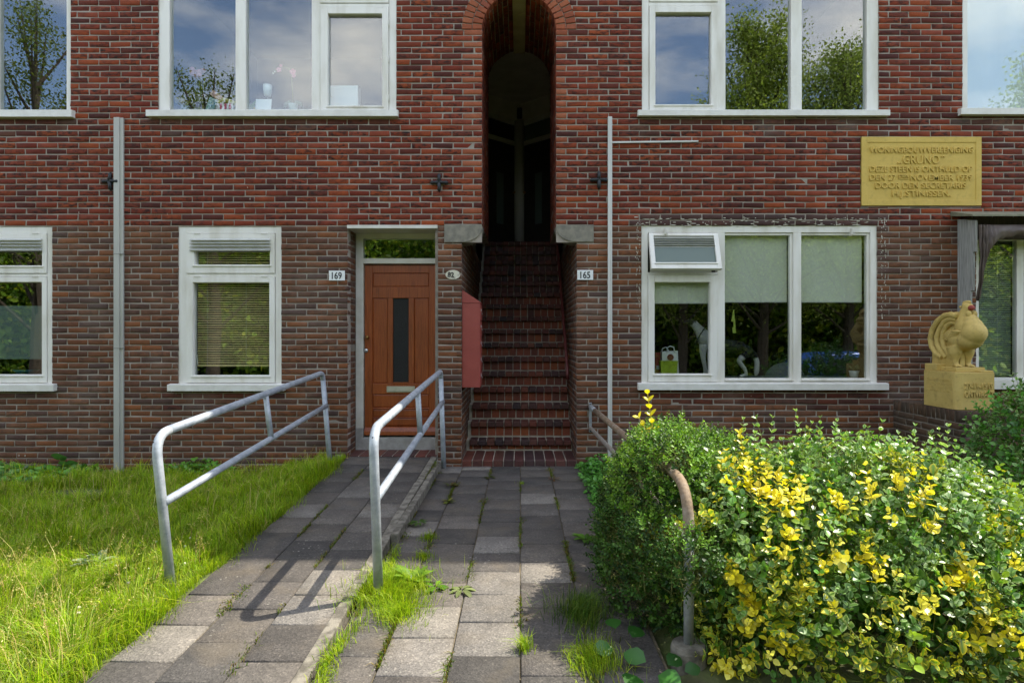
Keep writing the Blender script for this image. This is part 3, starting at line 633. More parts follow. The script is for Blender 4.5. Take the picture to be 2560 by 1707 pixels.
def shell(x0, x1, y0, y1, z0, z1, h, name='room', m_='roomwall'):
    q = MB()
    q.quad((x0, y1, z0), (x1, y1, z0), (x1, y1, z1), (x0, y1, z1)); q.quad((x0, y0, z0), (x0, y1, z0), (x0, y1, z1), (x0, y0, z1)); q.quad((x1, y1, z0), (x1, y0, z0), (x1, y0, z1), (x1, y1, z1))
    q.quad((x0, y0, z1), (x0, y1, z1), (x1, y1, z1), (x1, y0, z1)); q.quad((x0, y1, z0), (x0, y0, z0), (x1, y0, z0), (x1, y1, z0)); sheet(x0, x1, z0, z1, [h], y0, 0.0, q)
    return q.build(name, m_, house)
def vent(par, x0, x1, yt, yb, n, y=0.03):
    q = MB()
    for i in range(n):
        t = yt + (yb - yt) * (i + 0.15) / n; b = yt + (yb - yt) * (i + 0.8) / n
        q.prism([(y - 0.016, fz(b)), (y - 0.012, fz(b) - 0.003), (y + 0.012, fz(t) - 0.003), (y + 0.012, fz(t))], fx(x0), fx(x1), 'x')
    q.box(fx(x0), fx(x1), y + 0.012, y + 0.02, fz(yb), fz(yt)); q.box(fx(x0), fx(x1), y - 0.016, y + 0.02, fz(yb) - 0.004, fz(yb) + 0.004)
    return q.build('vent_grille', 'alu', par)
def hinge(par, x, y, w_=8):
    q = MB(); pbox(q, x - w_, x + w_, y - 1.4, y + 1.4, -0.002, 0.02); return q.build('hinge', 'white_old', par, bevel=0.001)
YT = -128.0   # top of the upper windows lies above the picture
# upper window, far left
q = MB(); pbox(q, 163.5, 175.5, YT, 278.5, 0.015, 0.09); pbox(q, -60, -8, YT, 278.5, 0.015, 0.09); pbox(q, -8, 163.5, YT, YT + 14, 0.015, 0.09); pbox(q, -500, -60, YT, YT + 14, 0.015, 0.09); pbox(q, -500, 163.5, 276, 278.5, 0.015, 0.09)
w1 = q.build('window', 'white', house, bevel=0.003); tag(w1, 'upper window at the left edge reflecting sky and branches'); pane(w1, -8, 163.5, YT, 277); pane(w1, -500, -60, YT, 277); sill(w1, -500, 188, 278.5, 297)
# upper window left of the arch
q = MB(); pbox(q, 395.4, 421.8, YT, 278.5, 0.015, 0.09); pbox(q, 587, 613, YT, 278.5, 0.015, 0.09); pbox(q, 778, 799, YT, 278.5, 0.015, 0.09); pbox(q, 971.8, 990.6, YT, 278.5, 0.015, 0.09)
for a, b in ((421.8, 587), (613, 778), (799, 971.8)): pbox(q, a, b, YT, YT + 14, 0.015, 0.09)
pbox(q, 799, 971.8, 8, 17, 0.012, 0.09); pbox(q, 421.8, 587, 277, 278.5, 0.02, 0.09); pbox(q, 613, 778, 277, 278.5, 0.02, 0.09)
w2 = q.build('window', 'white', house, bevel=0.003); tag(w2, 'upper three-light window left of the arch with toys on its sill')
pane(w2, 421.8, 587, YT, 277); pane(w2, 613, 778, YT, 277); sash(w2, (800, 971, 18, 278), (819, 955, 34, 264.5)); sash(w2, (800, 971, YT + 14, 7), (814, 960, YT + 28, -6)); sill(w2, 372, 997, 278.5, 295.5)
for y in (58, 149, 246): q = MB(); q.tube([(fx(972), 0.002, fz(y + 10)), (fx(972), 0.002, fz(y - 10))], 0.005, 8); q.build('hinge', 'white_old', w2, True)
# upper window right of the arch
q = MB(); pbox(q, 1605.5, 1623, YT, 278.5, 0.015, 0.09); pbox(q, 1795.4, 1815, YT, 278.5, 0.015, 0.09); pbox(q, 1979, 2006.5, YT, 278.5, 0.015, 0.09); pbox(q, 2169, 2198, YT, 278.5, 0.015, 0.09)
for a, b in ((1623, 1795.4), (1815, 1979), (2006.5, 2169)): pbox(q, a, b, YT, YT + 14, 0.015, 0.09)
pbox(q, 1623, 1795.4, 5, 14, 0.012, 0.09); pbox(q, 1815, 1979, 275.5, 278.5, 0.02, 0.09); pbox(q, 2006.5, 2169, 275.5, 278.5, 0.02, 0.09)
w3 = q.build('window', 'white', house, bevel=0.003); tag(w3, 'upper three-light window right of the arch reflecting a tree')
pane(w3, 1815, 1979, YT, 275.5); pane(w3, 2006.5, 2169, YT, 275.5); sash(w3, (1624, 1795, 15, 278), (1638.7, 1779, 30.6, 261.5)); sash(w3, (1624, 1795, YT + 14, 4), (1638, 1781, YT + 28, -9)); sill(w3, 1593, 2218, 278.5, 294)
# upper window, far right
q = MB(); pbox(q, 2407, 2422, YT, 273.5, 0.015, 0.09); pbox(q, 2600, 2625, YT, 273.5, 0.015, 0.09); pbox(q, 2422, 2600, YT, YT + 14, 0.015, 0.09); pbox(q, 2422, 2600, 272, 273.5, 0.02, 0.09)
w4 = q.build('window', 'white', house, bevel=0.003); tag(w4, 'upper window at the right edge with a white blind'); pane(w4, 2422, 2600, YT, 272); sill(w4, 2394, 2640, 274, 291)
# ground floor, far left
q = MB(); pbox(q, 115.7, 129.6, 566, 959, 0.015, 0.09); pbox(q, -200, 115.7, 566, 584, 0.015, 0.09); pbox(q, -200, 115.7, 684, 691, 0.015, 0.09); pbox(q, -200, 115.7, 957, 959, 0.015, 0.09); pbox(q, -214, -200, 566, 959, 0.015, 0.09)
w5 = q.build('window', 'white', house, bevel=0.003); tag(w5, 'ground floor window at the left edge with a frosted lower half')
sash(w5, (-199, 115, 584.5, 683), (-186, 104, 626, 664)); vent(w5, -186, 105, 595, 626, 4, -0.006); sash(w5, (-199, 115, 692, 956.7), (-184, 103.5, 705, 937)); sill(w5, -230, 143, 959.6, 977); hinge(w5, 88, 584); hinge(w5, 88, 691.5)
q = MB(); pbox(q, -184, 103.5, 764, 898, 0.0575, 0.0605); q.build('frosted_film', 'film', w5)
# ground floor, between drainpipe and door
q = MB(); pring(q, 445, 703, 566, 959.6, 464, 687, 583, 957.5, 0.015, 0.09); pbox(q, 464, 687, 683.5, 691.5, 0.015, 0.09)
w6 = q.build('window', 'white', house, bevel=0.003); tag(w6, 'ground floor window between drainpipe and door with a brown slatted blind')
sash(w6, (465, 686, 584, 683), (485, 674, 626, 662)); vent(w6, 476, 676, 595, 626, 4, -0.006); sash(w6, (465, 686, 692, 956.7), (481, 672.6, 706, 938.6)); sill(w6, 425, 714, 959.6, 976.5)
for x in (493, 660): hinge(w6, x, 584); hinge(w6, x, 691.5)
# ground floor, right of the passage
q = MB(); pring(q, 1604, 2194, 563, 957, 1620.5, 2178, 581, 955, 0.015, 0.09); pbox(q, 1794.5, 1813, 581, 955, 0.015, 0.09); pbox(q, 1985, 2005, 581, 955, 0.015, 0.09); pbox(q, 1620.5, 1794.5, 680.5, 687, 0.015, 0.09)
w7 = q.build('window', 'white', house, bevel=0.003); tag(w7, 'wide ground floor window right of the passage with one small light tilted open')
sash(w7, (1621, 1794, 687.5, 954.5), (1636.6, 1776, 705, 935))
for a, b in ((1813, 1985), (2005, 2178)):
    r_ = MB(); pring(r_, a + 0.3, b - 0.3, 581.3, 954.7, a + 1.5, b - 7, 587, 945.7, 0.03, 0.08); r_.build('glazing_bead', 'white', w7, bevel=0.002); pane(w7, a + 1.5, b - 7, 587, 945.7)
    r_ = MB(); pbox(r_, a, b - 2, 947, 952, 0.004, 0.04); r_.build('weather_bar', 'white', w7, bevel=0.002)
sill(w7, 1593, 2215, 957, 974)
for x in (1662, 2128): r_ = MB(); pbox(r_, x - 2, x + 2, 572, 590, -0.02, 0.016); pbox(r_, x - 2, x + 6, 584, 587, -0.03, -0.019); r_.build('awning_hook', 'white_old', w7, bevel=0.001)
# the tilted top light: built flat, then swung out round its upper edge
ax, az = fx(1620.5), fz(582)
r_ = MB(); W_, H_ = fx(1794) - fx(1621), 0.415; t_ = 0.048
r_.box(0, t_, 0, 0.05, -H_, 0); r_.box(W_ - t_, W_, 0, 0.05, -H_, 0); r_.box(t_, W_ - t_, 0, 0.05, -0.035, 0); r_.box(t_, W_ - t_, 0, 0.05, -H_, -H_ + 0.06)
tl = r_.build('tilted_sash', 'white', w7, bevel=0.003)
r2 = MB()
for i in range(4): r2.prism([(-0.004, -0.05 - i * 0.026 - 0.016), (0, -0.05 - i * 0.026 - 0.02), (0.02, -0.05 - i * 0.026), (0.02, -0.05 - i * 0.026 + 0.004)], t_, W_ - t_, 'x')
r2.box(t_, W_ - t_, 0.02, 0.026, -0.16, -0.035); tv = r2.build('vent_grille', 'alu', w7)
r3 = MB(); r3.box(t_, W_ - t_, 0.02, 0.026, -H_ + 0.06, -0.16); tp = r3.build('pane', 'film', w7)
r4 = MB(); r4.box(t_ - 0.01, W_ - t_ + 0.01, -0.012, 0.012, -H_ + 0.052, -H_ + 0.066); tb = r4.build('weather_bar', 'white', w7, bevel=0.002)
for o in (tl, tv, tp, tb): o.location = (ax + 0.006, -0.002, az); o.rotation_euler = (R(-19), 0, 0)
# ground floor, far right (behind the statue)
q = MB(); pbox(q, 2441, 2450, 548, 947, 0.015, 0.09); pbox(q, 2450, 2900, 548, 600, 0.015, 0.09); pbox(q, 2548, 2566, 600, 946, 0.03, 0.09); pbox(q, 2450, 2885, 944, 947, 0.02, 0.09); pbox(q, 2885, 2900, 600, 947, 0.015, 0.09)
w8 = q.build('window', 'white', house, bevel=0.003); tag(w8, 'ground floor window at the right edge behind the yellow rooster'); pane(w8, 2450, 2548, 600, 944.5); pane(w8, 2566, 2885, 600, 944.5); sill(w8, 2441, 2900, 947, 972)
# rooms behind
def room(k, y1=2.6, m_='roomwall', pad=0.25): b = OP[k]; shell(b[0] - pad, b[1] + pad, 0.12, y1, b[2] - pad * 0.5, b[3] + 0.2, b, m_=m_)
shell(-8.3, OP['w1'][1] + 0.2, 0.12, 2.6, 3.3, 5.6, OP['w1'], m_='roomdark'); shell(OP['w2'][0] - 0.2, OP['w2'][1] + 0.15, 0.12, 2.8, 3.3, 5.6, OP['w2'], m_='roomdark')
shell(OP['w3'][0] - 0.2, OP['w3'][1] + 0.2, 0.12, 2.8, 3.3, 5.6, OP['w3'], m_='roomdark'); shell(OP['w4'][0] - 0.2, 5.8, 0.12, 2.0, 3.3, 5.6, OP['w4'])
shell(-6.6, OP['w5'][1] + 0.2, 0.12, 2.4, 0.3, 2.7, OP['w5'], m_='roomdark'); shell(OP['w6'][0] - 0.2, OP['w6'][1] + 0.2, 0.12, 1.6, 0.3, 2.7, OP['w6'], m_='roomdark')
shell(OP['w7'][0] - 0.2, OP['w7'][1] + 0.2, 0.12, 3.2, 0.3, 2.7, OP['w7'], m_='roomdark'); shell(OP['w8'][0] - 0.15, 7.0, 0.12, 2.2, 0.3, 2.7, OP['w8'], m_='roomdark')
# ================= blinds and things inside =================
def roller(x0, x1, yt, yb, lab, m_='blind', y=0.10):
    o = thing('roller_blind', lab, 'blind', (fx((x0 + x1) / 2), y, fz(yb)))
    n = 14; V = []; q = MB()
    zs = [fz(yt), fz(yb - 3)]
    for i in range(n + 1):
        x = fx(x0) + (fx(x1) - fx(x0)) * i / n; dy = 0.004 * math.sin(i * 1.3) + 0.003 * math.cos(i * 0.6)
        V += [(x, y + dy, zs[0]), (x, y + dy * 1.6, zs[1]), (x, y + dy + 0.001, zs[0]), (x, y + dy * 1.6 + 0.001, zs[1])]
    q.add(V, [f for i in range(n) for f in ((4 * i + 1, 4 * i + 5, 4 * i + 4, 4 * i), (4 * i + 2, 4 * i + 6, 4 * i + 7, 4 * i + 3))]); q.build('cloth', m_, o, True)
    q = MB(); q.box(fx(x0), fx(x1), y - 0.008, y + 0.008, fz(yb), fz(yb - 4)); q.build('hem_bar', 'white_old' if m_ == 'blind' else m_, o, bevel=0.003)
    q = MB(); q.tube([(fx(x0), y + 0.03, fz(yt) + 0.01), (fx(x1), y + 0.03, fz(yt) + 0.01)], 0.018, 10); q.build('roller', 'white', o, True); return o
roller(1630, 1786, 590, 758, 'short pale green roller blind behind the left casement of the wide window')
roller(1811, 1977, 583, 755, 'pale green roller blind half down in the middle light of the wide window')
roller(2003, 2167, 583, 755, 'pale green roller blind half down in the right light of the wide window')
roller(2420, 2602, YT + 10, 276, 'white roller blind drawn down in the upper right-edge window', 'blind_white', 0.075)
def venetian(x0, x1, yt, yb, pitch, m_, lab, y=0.11, tilt=28, wd=0.024):
    o = thing('venetian_blind', lab, 'blind', (fx((x0 + x1) / 2), y, fz(yb)))
    q = MB(); L_ = fx(x1) - fx(x0); n = 5; t = R(tilt)
    prof = [(-wd / 2 + wd * i / n, 0.0025 * (1 - (2 * i / n - 1) ** 2)) for i in range(n + 1)]
    V = []
    for k in (0, 1):
        for (a, h) in prof: V.append((L_ * (k - 0.5), a * math.cos(t) + h * math.sin(t), a * math.sin(t) * 1 + h))
    q.add(V, [(i, i + 1, n + 2 + i, n + 1 + i) for i in range(n)])
    me = bpy.data.meshes.new('slat'); me.from_pydata(q.v, [], q.f); me.update(); me.materials.append(M[m_])
    c = yt
    while c < yb - 3:
        s_ = link('slat', me, None, o); s_.location = (fx((x0 + x1) / 2), y, fz(c)); s_.rotation_euler = (random.gauss(0, 0.05), random.gauss(0, 0.002), 0); c += pitch
    q = MB()
    for u in (0.14, 0.66): x = fx(x0 + (x1 - x0) * u); q.tube([(x, y - wd / 2 - 0.002, fz(yt)), (x, y - wd / 2 - 0.002, fz(yb))], 0.001, 5)
    q.build('cord', 'white_old', o); q = MB(); q.box(fx(x0), fx(x1), y - 0.013, y + 0.013, fz(yb), fz(yb - 2.5)); q.build('bottom_rail', m_, o, bevel=0.002)
    q = MB(); q.tube([(fx(x0 + 4), y - 0.03, fz(yb - 4)), (fx(x0 + 1.5), y - 0.03, fz(yb - 30))], 0.004, 6); q.build('wand', 'white_old', o); return o
venetian(483, 671, 600, 917, 5.9, 'slat_beige', 'brown slatted blind in the window left of the door', y=0.09, tilt=33)
venetian(2441, 2548, 600, 940, 4.7, 'slat_green', 'pale green slatted blind behind the rooster', tilt=40)
venetian(2568, 2883, 600, 940, 4.7, 'slat_green', 'pale green slatted blind at the right edge of the picture', tilt=40)
# --- upstairs window sill
d = 0.16; uf = lambda u: fx(u, d); vf = lambda v: fz(v, d)
q = MB(); q.box(OP['w2'][0], OP['w2'][1], 0.092, 0.34, vf(285) - 0.03, vf(279.5)); tag(q.build('inner_sill', 'white', house), 'inner sill of the upper left window')
zs = vf(279.5)
o = thing('table_lamp', 'white table lamp standing on the upper window sill', 'lamp', (uf(667), d + 0.02, zs))
q = MB(); q.lathe((uf(667), d + 0.02, 0), [(0.033, vf(239)), (0.045, vf(225)), (0.048, vf(212))], 18); q.build('lamp_shade', 'plate', o, True)
q = MB(); q.tube([(uf(667), d + 0.02, zs), (uf(667), d + 0.02, vf(239))], 0.008, 10); q.lathe((uf(667), d + 0.02, zs), [(0.04, 0), (0.04, 0.01), (0.01, 0.02)], 16); q.build('stand', 'steel', o, True)
q = MB(); q.prism([(d - 0.05, zs), (d - 0.04, zs), (d - 0.02, vf(251)), (d - 0.03, vf(251))], uf(643), uf(682), 'x'); tag(q.build('card', 'plate', None, bevel=0.001), 'white card leaning in front of the table lamp', 'card')
o = thing('orchid', 'pink orchid in a glass pot on the upper window sill', 'plant', (uf(733), d, zs))
q = MB(); q.lathe((uf(733), d, zs), [(0.035, 0), (0.05, 0.06), (0.052, 0.075), (0.044, 0.075)], 16); q.build('pot', mat('pale_glass_pot', '#9fb3b5', rough=0.2), o, True)
q = MB(); q.tube([(uf(733), d, zs + 0.06), (uf(731), d, vf(225)), (uf(729), d, vf(190)), (uf(722), d, vf(172)), (uf(706), d, vf(166)), (uf(694), d, vf(172)), (uf(683), d, vf(183))], 0.0035, 7); q.build('stem', 'twig', o, True)
PK = mat('pink_petal', '#c05a88', '#d583a6', 30, 0.6)
for (a, b, r) in ((733, 181, 0.034), (735, 191, 0.024), (698, 176, 0.028), (703, 166, 0.018)):
    q = MB()
    for k in range(5): t = 2 * math.pi * k / 5 + a; q.ball((uf(a) + math.cos(t) * r * 0.55, d - 0.01, vf(b) + math.sin(t) * r * 0.55), (r * 0.5, 0.006, r * 0.4), 8, 5)
    q.build('flower', PK, o, True)
q = MB(); q.ball((uf(683), d, vf(184)), 0.009, 8, 5); q.ball((uf(687), d, vf(180)), 0.008, 8, 5); q.build('bud', 'plate', o, True)
for s_ in (-1, 1):
    q = MB(); pts = [Vector((uf(733), d, zs + 0.065)), Vector((uf(733) + s_ * 0.04, d, zs + 0.10)), Vector((uf(733) + s_ * 0.08, d + 0.01, zs + 0.085)), Vector((uf(733) + s_ * 0.1, d + 0.01, zs + 0.04))]
    q.tube(pts, [0.01, 0.022, 0.02, 0.004], 8); q.build('leaf', mat('orchid_leaf', '#4e6a5c', rough=0.4), o, True)
def crate(name, x0, x1, yt, yb, m_, lab, cat, dd_=0.16, rot=0.0, bev=0.004, mb_=None):
    q = MB(); q.box(-(fx(x1) - fx(x0)) / 2, (fx(x1) - fx(x0)) / 2, 0, 0.1, 0, fz(yt) - fz(yb)); o = q.build(name, m_, None, bevel=bev); o.location = (fx((x0 + x1) / 2, dd_), dd_, max(fz(yb, dd_), zs + 0.001)); o.rotation_euler = (0, rot, 0); return tag(o, lab, cat)
o = thing('toy_basket', 'pink and white striped basket with a yellow cloth on the upper sill', 'basket', (uf(567), d, zs))
for i in range(7): q = MB(); a = 547 + i * 5.7; q.box(uf(a), uf(a + 5.6), d - 0.03, d + 0.06, zs, vf(262)); q.build('stripe', mat('basket_pink', '#c0356e', rough=0.7) if i % 2 else mat('basket_white', '#cfcaca', rough=0.7), o)
q = MB()
for k in range(7): q.ball((uf(550 + k * 6), d + random.uniform(-0.01, 0.03), vf(256 - 4 * math.sin(k * 0.7))), (0.034, 0.03, 0.026), 10, 6)
q.build('cloth', mat('yellow_cloth', '#b9b064', '#a8a050', 20, 0.9), o, True)
crate('picture_book', 520, 556, 232, 246, mat('pink_print', '#c79a9a', '#b48a6a', 30, 0.6), 'pink picture book slanting over the striped basket', 'book', 0.17, 0.62)
crate('toy_box', 512, 533, 243, 277, mat('teal_print', '#3f7f92', '#b7c4bd', 40, 0.6), 'teal patterned toy box beside the striped basket', 'box', 0.16, 0.35)
crate('storage_jar', 452, 469, 262, 279.5, mat('jar_grey', '#8a979c', '#717d84', 30, 0.4), 'small grey jar in the left light of the upper window', 'jar', 0.17)
crate('toy_car', 487, 508, 262, 279.5, mat('dark_toy', '#3a2c30', '#6a4a50', 60, 0.5), 'dark toy between jar and teal box', 'toy', 0.17, 0.1)
crate('yellow_bag', 436, 458, 244, 258, mat('mustard_paper', '#a0905a', rough=0.8), 'mustard paper bag above the grey jar', 'bag', 0.2, 0.1)
o = crate('white_cabinet', 819, 896, 212, 279, mat('white_lacquer', '#cdd6da', rough=0.4), 'white cabinet behind the opening casement of the upper left window', 'cabinet', 0.22)
q = MB(); q.tube([(fx(822, 0.21), 0.21, fz(234, 0.21)), (fx(830, 0.21), 0.21, fz(244, 0.21))], 0.004, 6); h_ = q.build('handle', 'steel', o, True); h_.matrix_parent_inverse = Matrix.Translation(-Vector(o.location))
o = thing('plush_toy', 'green and yellow plush toy in the corner of the upper middle light', 'toy', (uf(630), d, zs))
q = MB(); q.tube([(uf(620), d, zs + 0.03), (uf(628), d, zs + 0.045), (uf(636), d, zs + 0.07), (uf(640), d, zs + 0.11)], [0.03, 0.034, 0.024, 0.012], 10); q.build('body', mat('plush_green', '#4f7a2c', rough=0.9), o, True)
q = MB(); q.ball((uf(640), d - 0.02, zs + 0.02), (0.02, 0.015, 0.018), 8, 6); q.build('foot', mat('plush_yellow', '#b9a03a', rough=0.9), o, True)
o = thing('artificial_flowers', 'bunch of faded red and pink flowers behind the upper left pane', 'flowers', (uf(490), d, zs))
q = MB()
for k in range(5): q.tube([(uf(490 + k * 2), d + 0.02, zs), (uf(482 + k * 7), d + 0.02, vf(185 + (k % 3) * 6))], 0.003, 6)
q.build('stem', 'twig', o)
for k in range(7): q = MB(); q.ball((uf(478 + (k % 4) * 9), d + 0.02, vf(172 + (k * 7) % 18)), (0.03, 0.022, 0.026), 8, 6); q.build('flower', mat('faded_petal', '#7c3f4a' if k % 2 else '#a9707e', rough=0.8), o, True)
q = MB(); q.lathe((uf(494), d + 0.02, zs), [(0.03, 0), (0.04, 0.05), (0.03, 0.09), (0.034, 0.1)], 14); q.build('vase', mat('lilac_vase', '#6b6a94', rough=0.3), o, True)
# --- downstairs, wide window: shelf, dog, bag, box, pot
d = 0.30; uf = lambda u: fx(u, d); vf = lambda v: fz(v, d)
zs2 = fz(944, 0.3)
q = MB(); q.box(OP['w7'][0] + 0.02, OP['w7'][1] - 0.02, 0.092, 0.62, zs2 - 0.035, zs2); tag(q.build('inner_sill', mat('grey_shelf', '#8a8f86', rough=0.5), house), 'deep inner sill of the wide window')
def skin(name, nodes, edges, parent=None, sub=2):
    me = bpy.data.meshes.new(name); me.from_pydata([n_[0] for n_ in nodes], edges, []); me.update(); o = bpy.data.objects.new(name, me); COL.objects.link(o)
    sk = o.modifiers.new('skin', 'SKIN'); sk.use_smooth_shade = True
    sv = me.skin_vertices[0].data
    for i, n_ in enumerate(nodes): sv[i].radius = (n_[1], n_[1]) if not isinstance(n_[1], tuple) else n_[1]
    sv[0].use_root = True
    s_ = o.modifiers.new('sub', 'SUBSURF'); s_.levels = sub; s_.render_levels = sub
    bpy.context.view_layer.update(); out = bpy.data.meshes.new_from_object(o.evaluated_get(bpy.context.evaluated_depsgraph_get())); bpy.data.objects.remove(o); return out
P3 = lambda u, v, dy=0.0: (fx(u, d + dy), d + dy, fz(v, d + dy))
BK, WH = (0.006, 0.006, 0.007), (0.42, 0.41, 0.38)
nd = [(P3(1822, 866), 0.078, BK), (P3(1790, 858), 0.082, BK), (P3(1766, 846), 0.072, WH), (P3(1748, 826), 0.055, WH), (P3(1738, 812), 0.048, WH), (P3(1728, 802), 0.05, BK), (P3(1714, 806), 0.03, BK), (P3(1705, 809), 0.02, BK),
      (P3(1852, 868), 0.074, BK), (P3(1874, 872), 0.058, BK), (P3(1885, 882), 0.026, BK), (P3(1893, 905), 0.03, WH), (P3(1891, 932), 0.03, WH), (P3(1888, 940), 0.012, WH)]
ed = [(0, 1), (1, 2), (2, 3), (3, 4), (4, 5), (5, 6), (6, 7), (0, 8), (8, 9), (9, 10), (10, 11), (11, 12), (12, 13)]
def chain(start, pts):
    p = start
    for q_ in pts: nd.append(q_); ed.append((p, len(nd) - 1)); p = len(nd) - 1
zpaw = zs2 + 0.016
for dy in (-0.045, 0.055):
    o_ = dy * 90
    chain(2, [(P3(1757, 872, dy), 0.044, WH), (P3(1758, 894, dy), 0.028, WH), (P3(1763, 922, dy), 0.02, WH), ((fx(1766 + o_, d + dy), d + dy, zpaw + 0.01), 0.02, WH), ((fx(1758 + o_, d + dy), d + dy - 0.005, zpaw), 0.017, WH)])
    chain(9, [(P3(1866, 884, dy), 0.05, BK), (P3(1846, 902, dy), 0.03, WH), (P3(1862, 922, dy), 0.02, WH), (P3(1866, 934, dy), 0.018, WH), ((fx(1862 + o_, d + dy), d + dy, zpaw + 0.008), 0.02, WH), ((fx(1852 + o_, d + dy), d + dy - 0.005, zpaw), 0.016, WH)])
me = skin('dog', nd, ed)
co = np.empty(len(me.vertices) * 3, np.float32); me.vertices.foreach_get('co', co); co = co.reshape(-1, 3)
A = np.array([n_[0] for n_ in nd]); CC = np.array([n_[2] for n_ in nd]); near_i = ((co[:, None] - A[None]) ** 2).sum(2).argmin(1)
at = me.attributes.new('col', 'FLOAT_COLOR', 'POINT'); b4 = np.ones((len(co), 4), np.float32); b4[:, :3] = CC[near_i]; at.data.foreach_set('color', b4.ravel())
for p_ in me.polygons: p_.use_smooth = True
dog = tag(link('dog', me, 'vcol'), 'black and white dog standing on the sill inside the wide window', 'dog'); me.materials.clear(); me.materials.append(M['vcol'])
q = MB()
for s_ in (-1, 1): q.tube([P3(1733, 796, 0.02 * s_), P3(1735, 786, 0.03 * s_), P3(1741, 790, 0.045 * s_)], [0.022, 0.014, 0.006], 8); 
q.build('ear', 'black', dog, True)
q = MB(); q.tube([P3(1748, 840, -0.062), P3(1738, 858, -0.055), P3(1744, 866, -0.05)], 0.007, 6); q.tube([P3(1762, 820, -0.05), P3(1752, 834, -0.062), P3(1748, 840, -0.062)], 0.007, 6); q.build('harness_strap', 'black', dog, True)
o = thing('shopping_bag', 'white paper carrier bag with a red print in the wide window', 'bag', (uf(1672), 0.3, zs2))
q = MB(); q.add([(uf(1654), 0.30, zs2), (uf(1698), 0.30, zs2), (uf(1698), 0.40, zs2), (uf(1654), 0.40, zs2), (uf(1656), 0.31, vf(879)), (uf(1695), 0.31, vf(877)), (uf(1695), 0.39, vf(877)), (uf(1656), 0.39, vf(879))], [(0, 1, 5, 4), (1, 2, 6, 5), (2, 3, 7, 6), (3, 0, 4, 7), (0, 3, 2, 1)]); q.build('body', 'plate', o)
q = MB(); q.tube([(uf(1668), 0.308, vf(882)), (uf(1669), 0.308, vf(869)), (uf(1676), 0.308, vf(865)), (uf(1685), 0.308, vf(868)), (uf(1687), 0.308, vf(882))], 0.006, 6); q.tube([(uf(1658), 0.39, vf(882)), (uf(1662), 0.39, vf(871)), (uf(1670), 0.39, vf(868)), (uf(1680), 0.39, vf(882))], 0.006, 6); q.build('handle', 'plate', o, True)
q = MB(); q.lathe((uf(1676), 0.299, vf(893)), [(0.036, 0.0), (0.036, -0.002), (0.03, -0.002), (0.03, 0.0)], 20, 'y'); q.lathe((uf(1676), 0.299, vf(893)), [(0.018, 0.0), (0.018, -0.002), (0.010, -0.002), (0.010, 0)], 12, 'y'); q.build('emblem', mat('red_print', '#a8584e', rough=0.7), o)
o = thing('lime_box', 'lime green plastic box in front of the white carrier bag', 'box', (uf(1673), 0.25, zs2))
q = MB(); q.add([(fx(1654, .23), 0.23, zs2), (fx(1691, .23), 0.23, zs2), (fx(1691, .23), 0.29, zs2), (fx(1654, .23), 0.29, zs2), (fx(1651, .23), 0.225, fz(903, .23)), (fx(1695, .23), 0.225, fz(903, .23)), (fx(1695, .23), 0.295, fz(903, .23)), (fx(1651, .23), 0.295, fz(903, .23))], [(0, 1, 5, 4), (1, 2, 6, 5), (2, 3, 7, 6), (3, 0, 4, 7), (0, 3, 2, 1)]); q.build('body', mat('lime_plastic', '#8fa01e', '#a3b52a', 20, 0.45), o, bevel=0.003)
q = MB(); q.box(fx(1650, .23), fx(1696, .23), 0.221, 0.299, fz(904, .23), fz(902, .23)); q.build('rim', mat('lime_rim', '#9fb030', rough=0.4), o, bevel=0.002)
o = thing('red_carton', 'red carton half hidden behind the white carrier bag', 'carton', (uf(1675), 0.45, zs2)); q = MB(); q.box(uf(1645), uf(1702), 0.43, 0.5, zs2, vf(882)); q.build('body', mat('red_carton', '#a02a30', rough=0.6), o, bevel=0.003); q = MB(); q.box(uf(1648), uf(1699), 0.428, 0.43, vf(925), vf(915)); q.build('band', 'plate', o)
o = thing('flower_pot', 'small white flower pot at the right end of the wide window', 'pot', (fx(2137, .2), 0.2, zs2))
q = MB(); q.lathe((fx(2135, .2), 0.2, zs2), [(0.036, 0), (0.05, fz(928, .2) - zs2), (0.053, fz(928, .2) - zs2 + 0.006), (0.045, fz(928, .2) - zs2 + 0.006), (0.042, fz(928, .2) - zs2 - 0.02)], 20); q.build('pot', 'plate', o, True)
q = MB()
for k in range(9): t = k * 2.4; q.tube([(fx(2135, .2), 0.2, fz(928, .2) - 0.02), (fx(2135, .2) + math.cos(t) * 0.03, 0.2 + math.sin(t) * 0.03, fz(920, .2)), (fx(2135, .2) + math.cos(t) * 0.07, 0.2 + math.sin(t) * 0.05, fz(914, .2) + 0.02 * math.sin(k))], [0.004, 0.008, 0.002], 6)
q.build('leaf', mat('pot_leaf', '#33451f', rough=0.5), o, True)
o = thing('pendant_lamp', 'dark pendant lamp hanging inside the wide window', 'lamp', (fx(1724, .9), 0.9, fz(782, .9)))
q = MB(); q.lathe((fx(1724, .9), 0.9, fz(782, .9)), [(0.13, 0), (0.10, 0.04), (0.03, 0.08), (0.025, 0.13), (0.002, 0.135)], 20); q.build('lamp_shade', 'black', o, True); q = MB(); q.tube([(fx(1724, .9), 0.9, fz(782, .9) + 0.13), (fx(1724, .9), 0.9, 2.7)], 0.004, 6); q.build('cord', 'black', o)
q = MB(); q.prism([(fx(1832, .07), fz(774)), (fx(1840), fz(774)), (fx(1843), fz(803)), (fx(1845), fz(832)), (fx(1837), fz(833)), (fx(1835.5), fz(819)), (fx(1839), fz(818)), (fx(1838), fz(804)), (fx(1833), fz(803))], 0.0575, 0.0595, 'y'); tag(q.build('sticker_strip', mat('lime_tape', '#a2b04a', '#8a9a30', 60, 0.7), None), 'torn yellow-green sticker strip on the middle pane of the wide window', 'sticker')
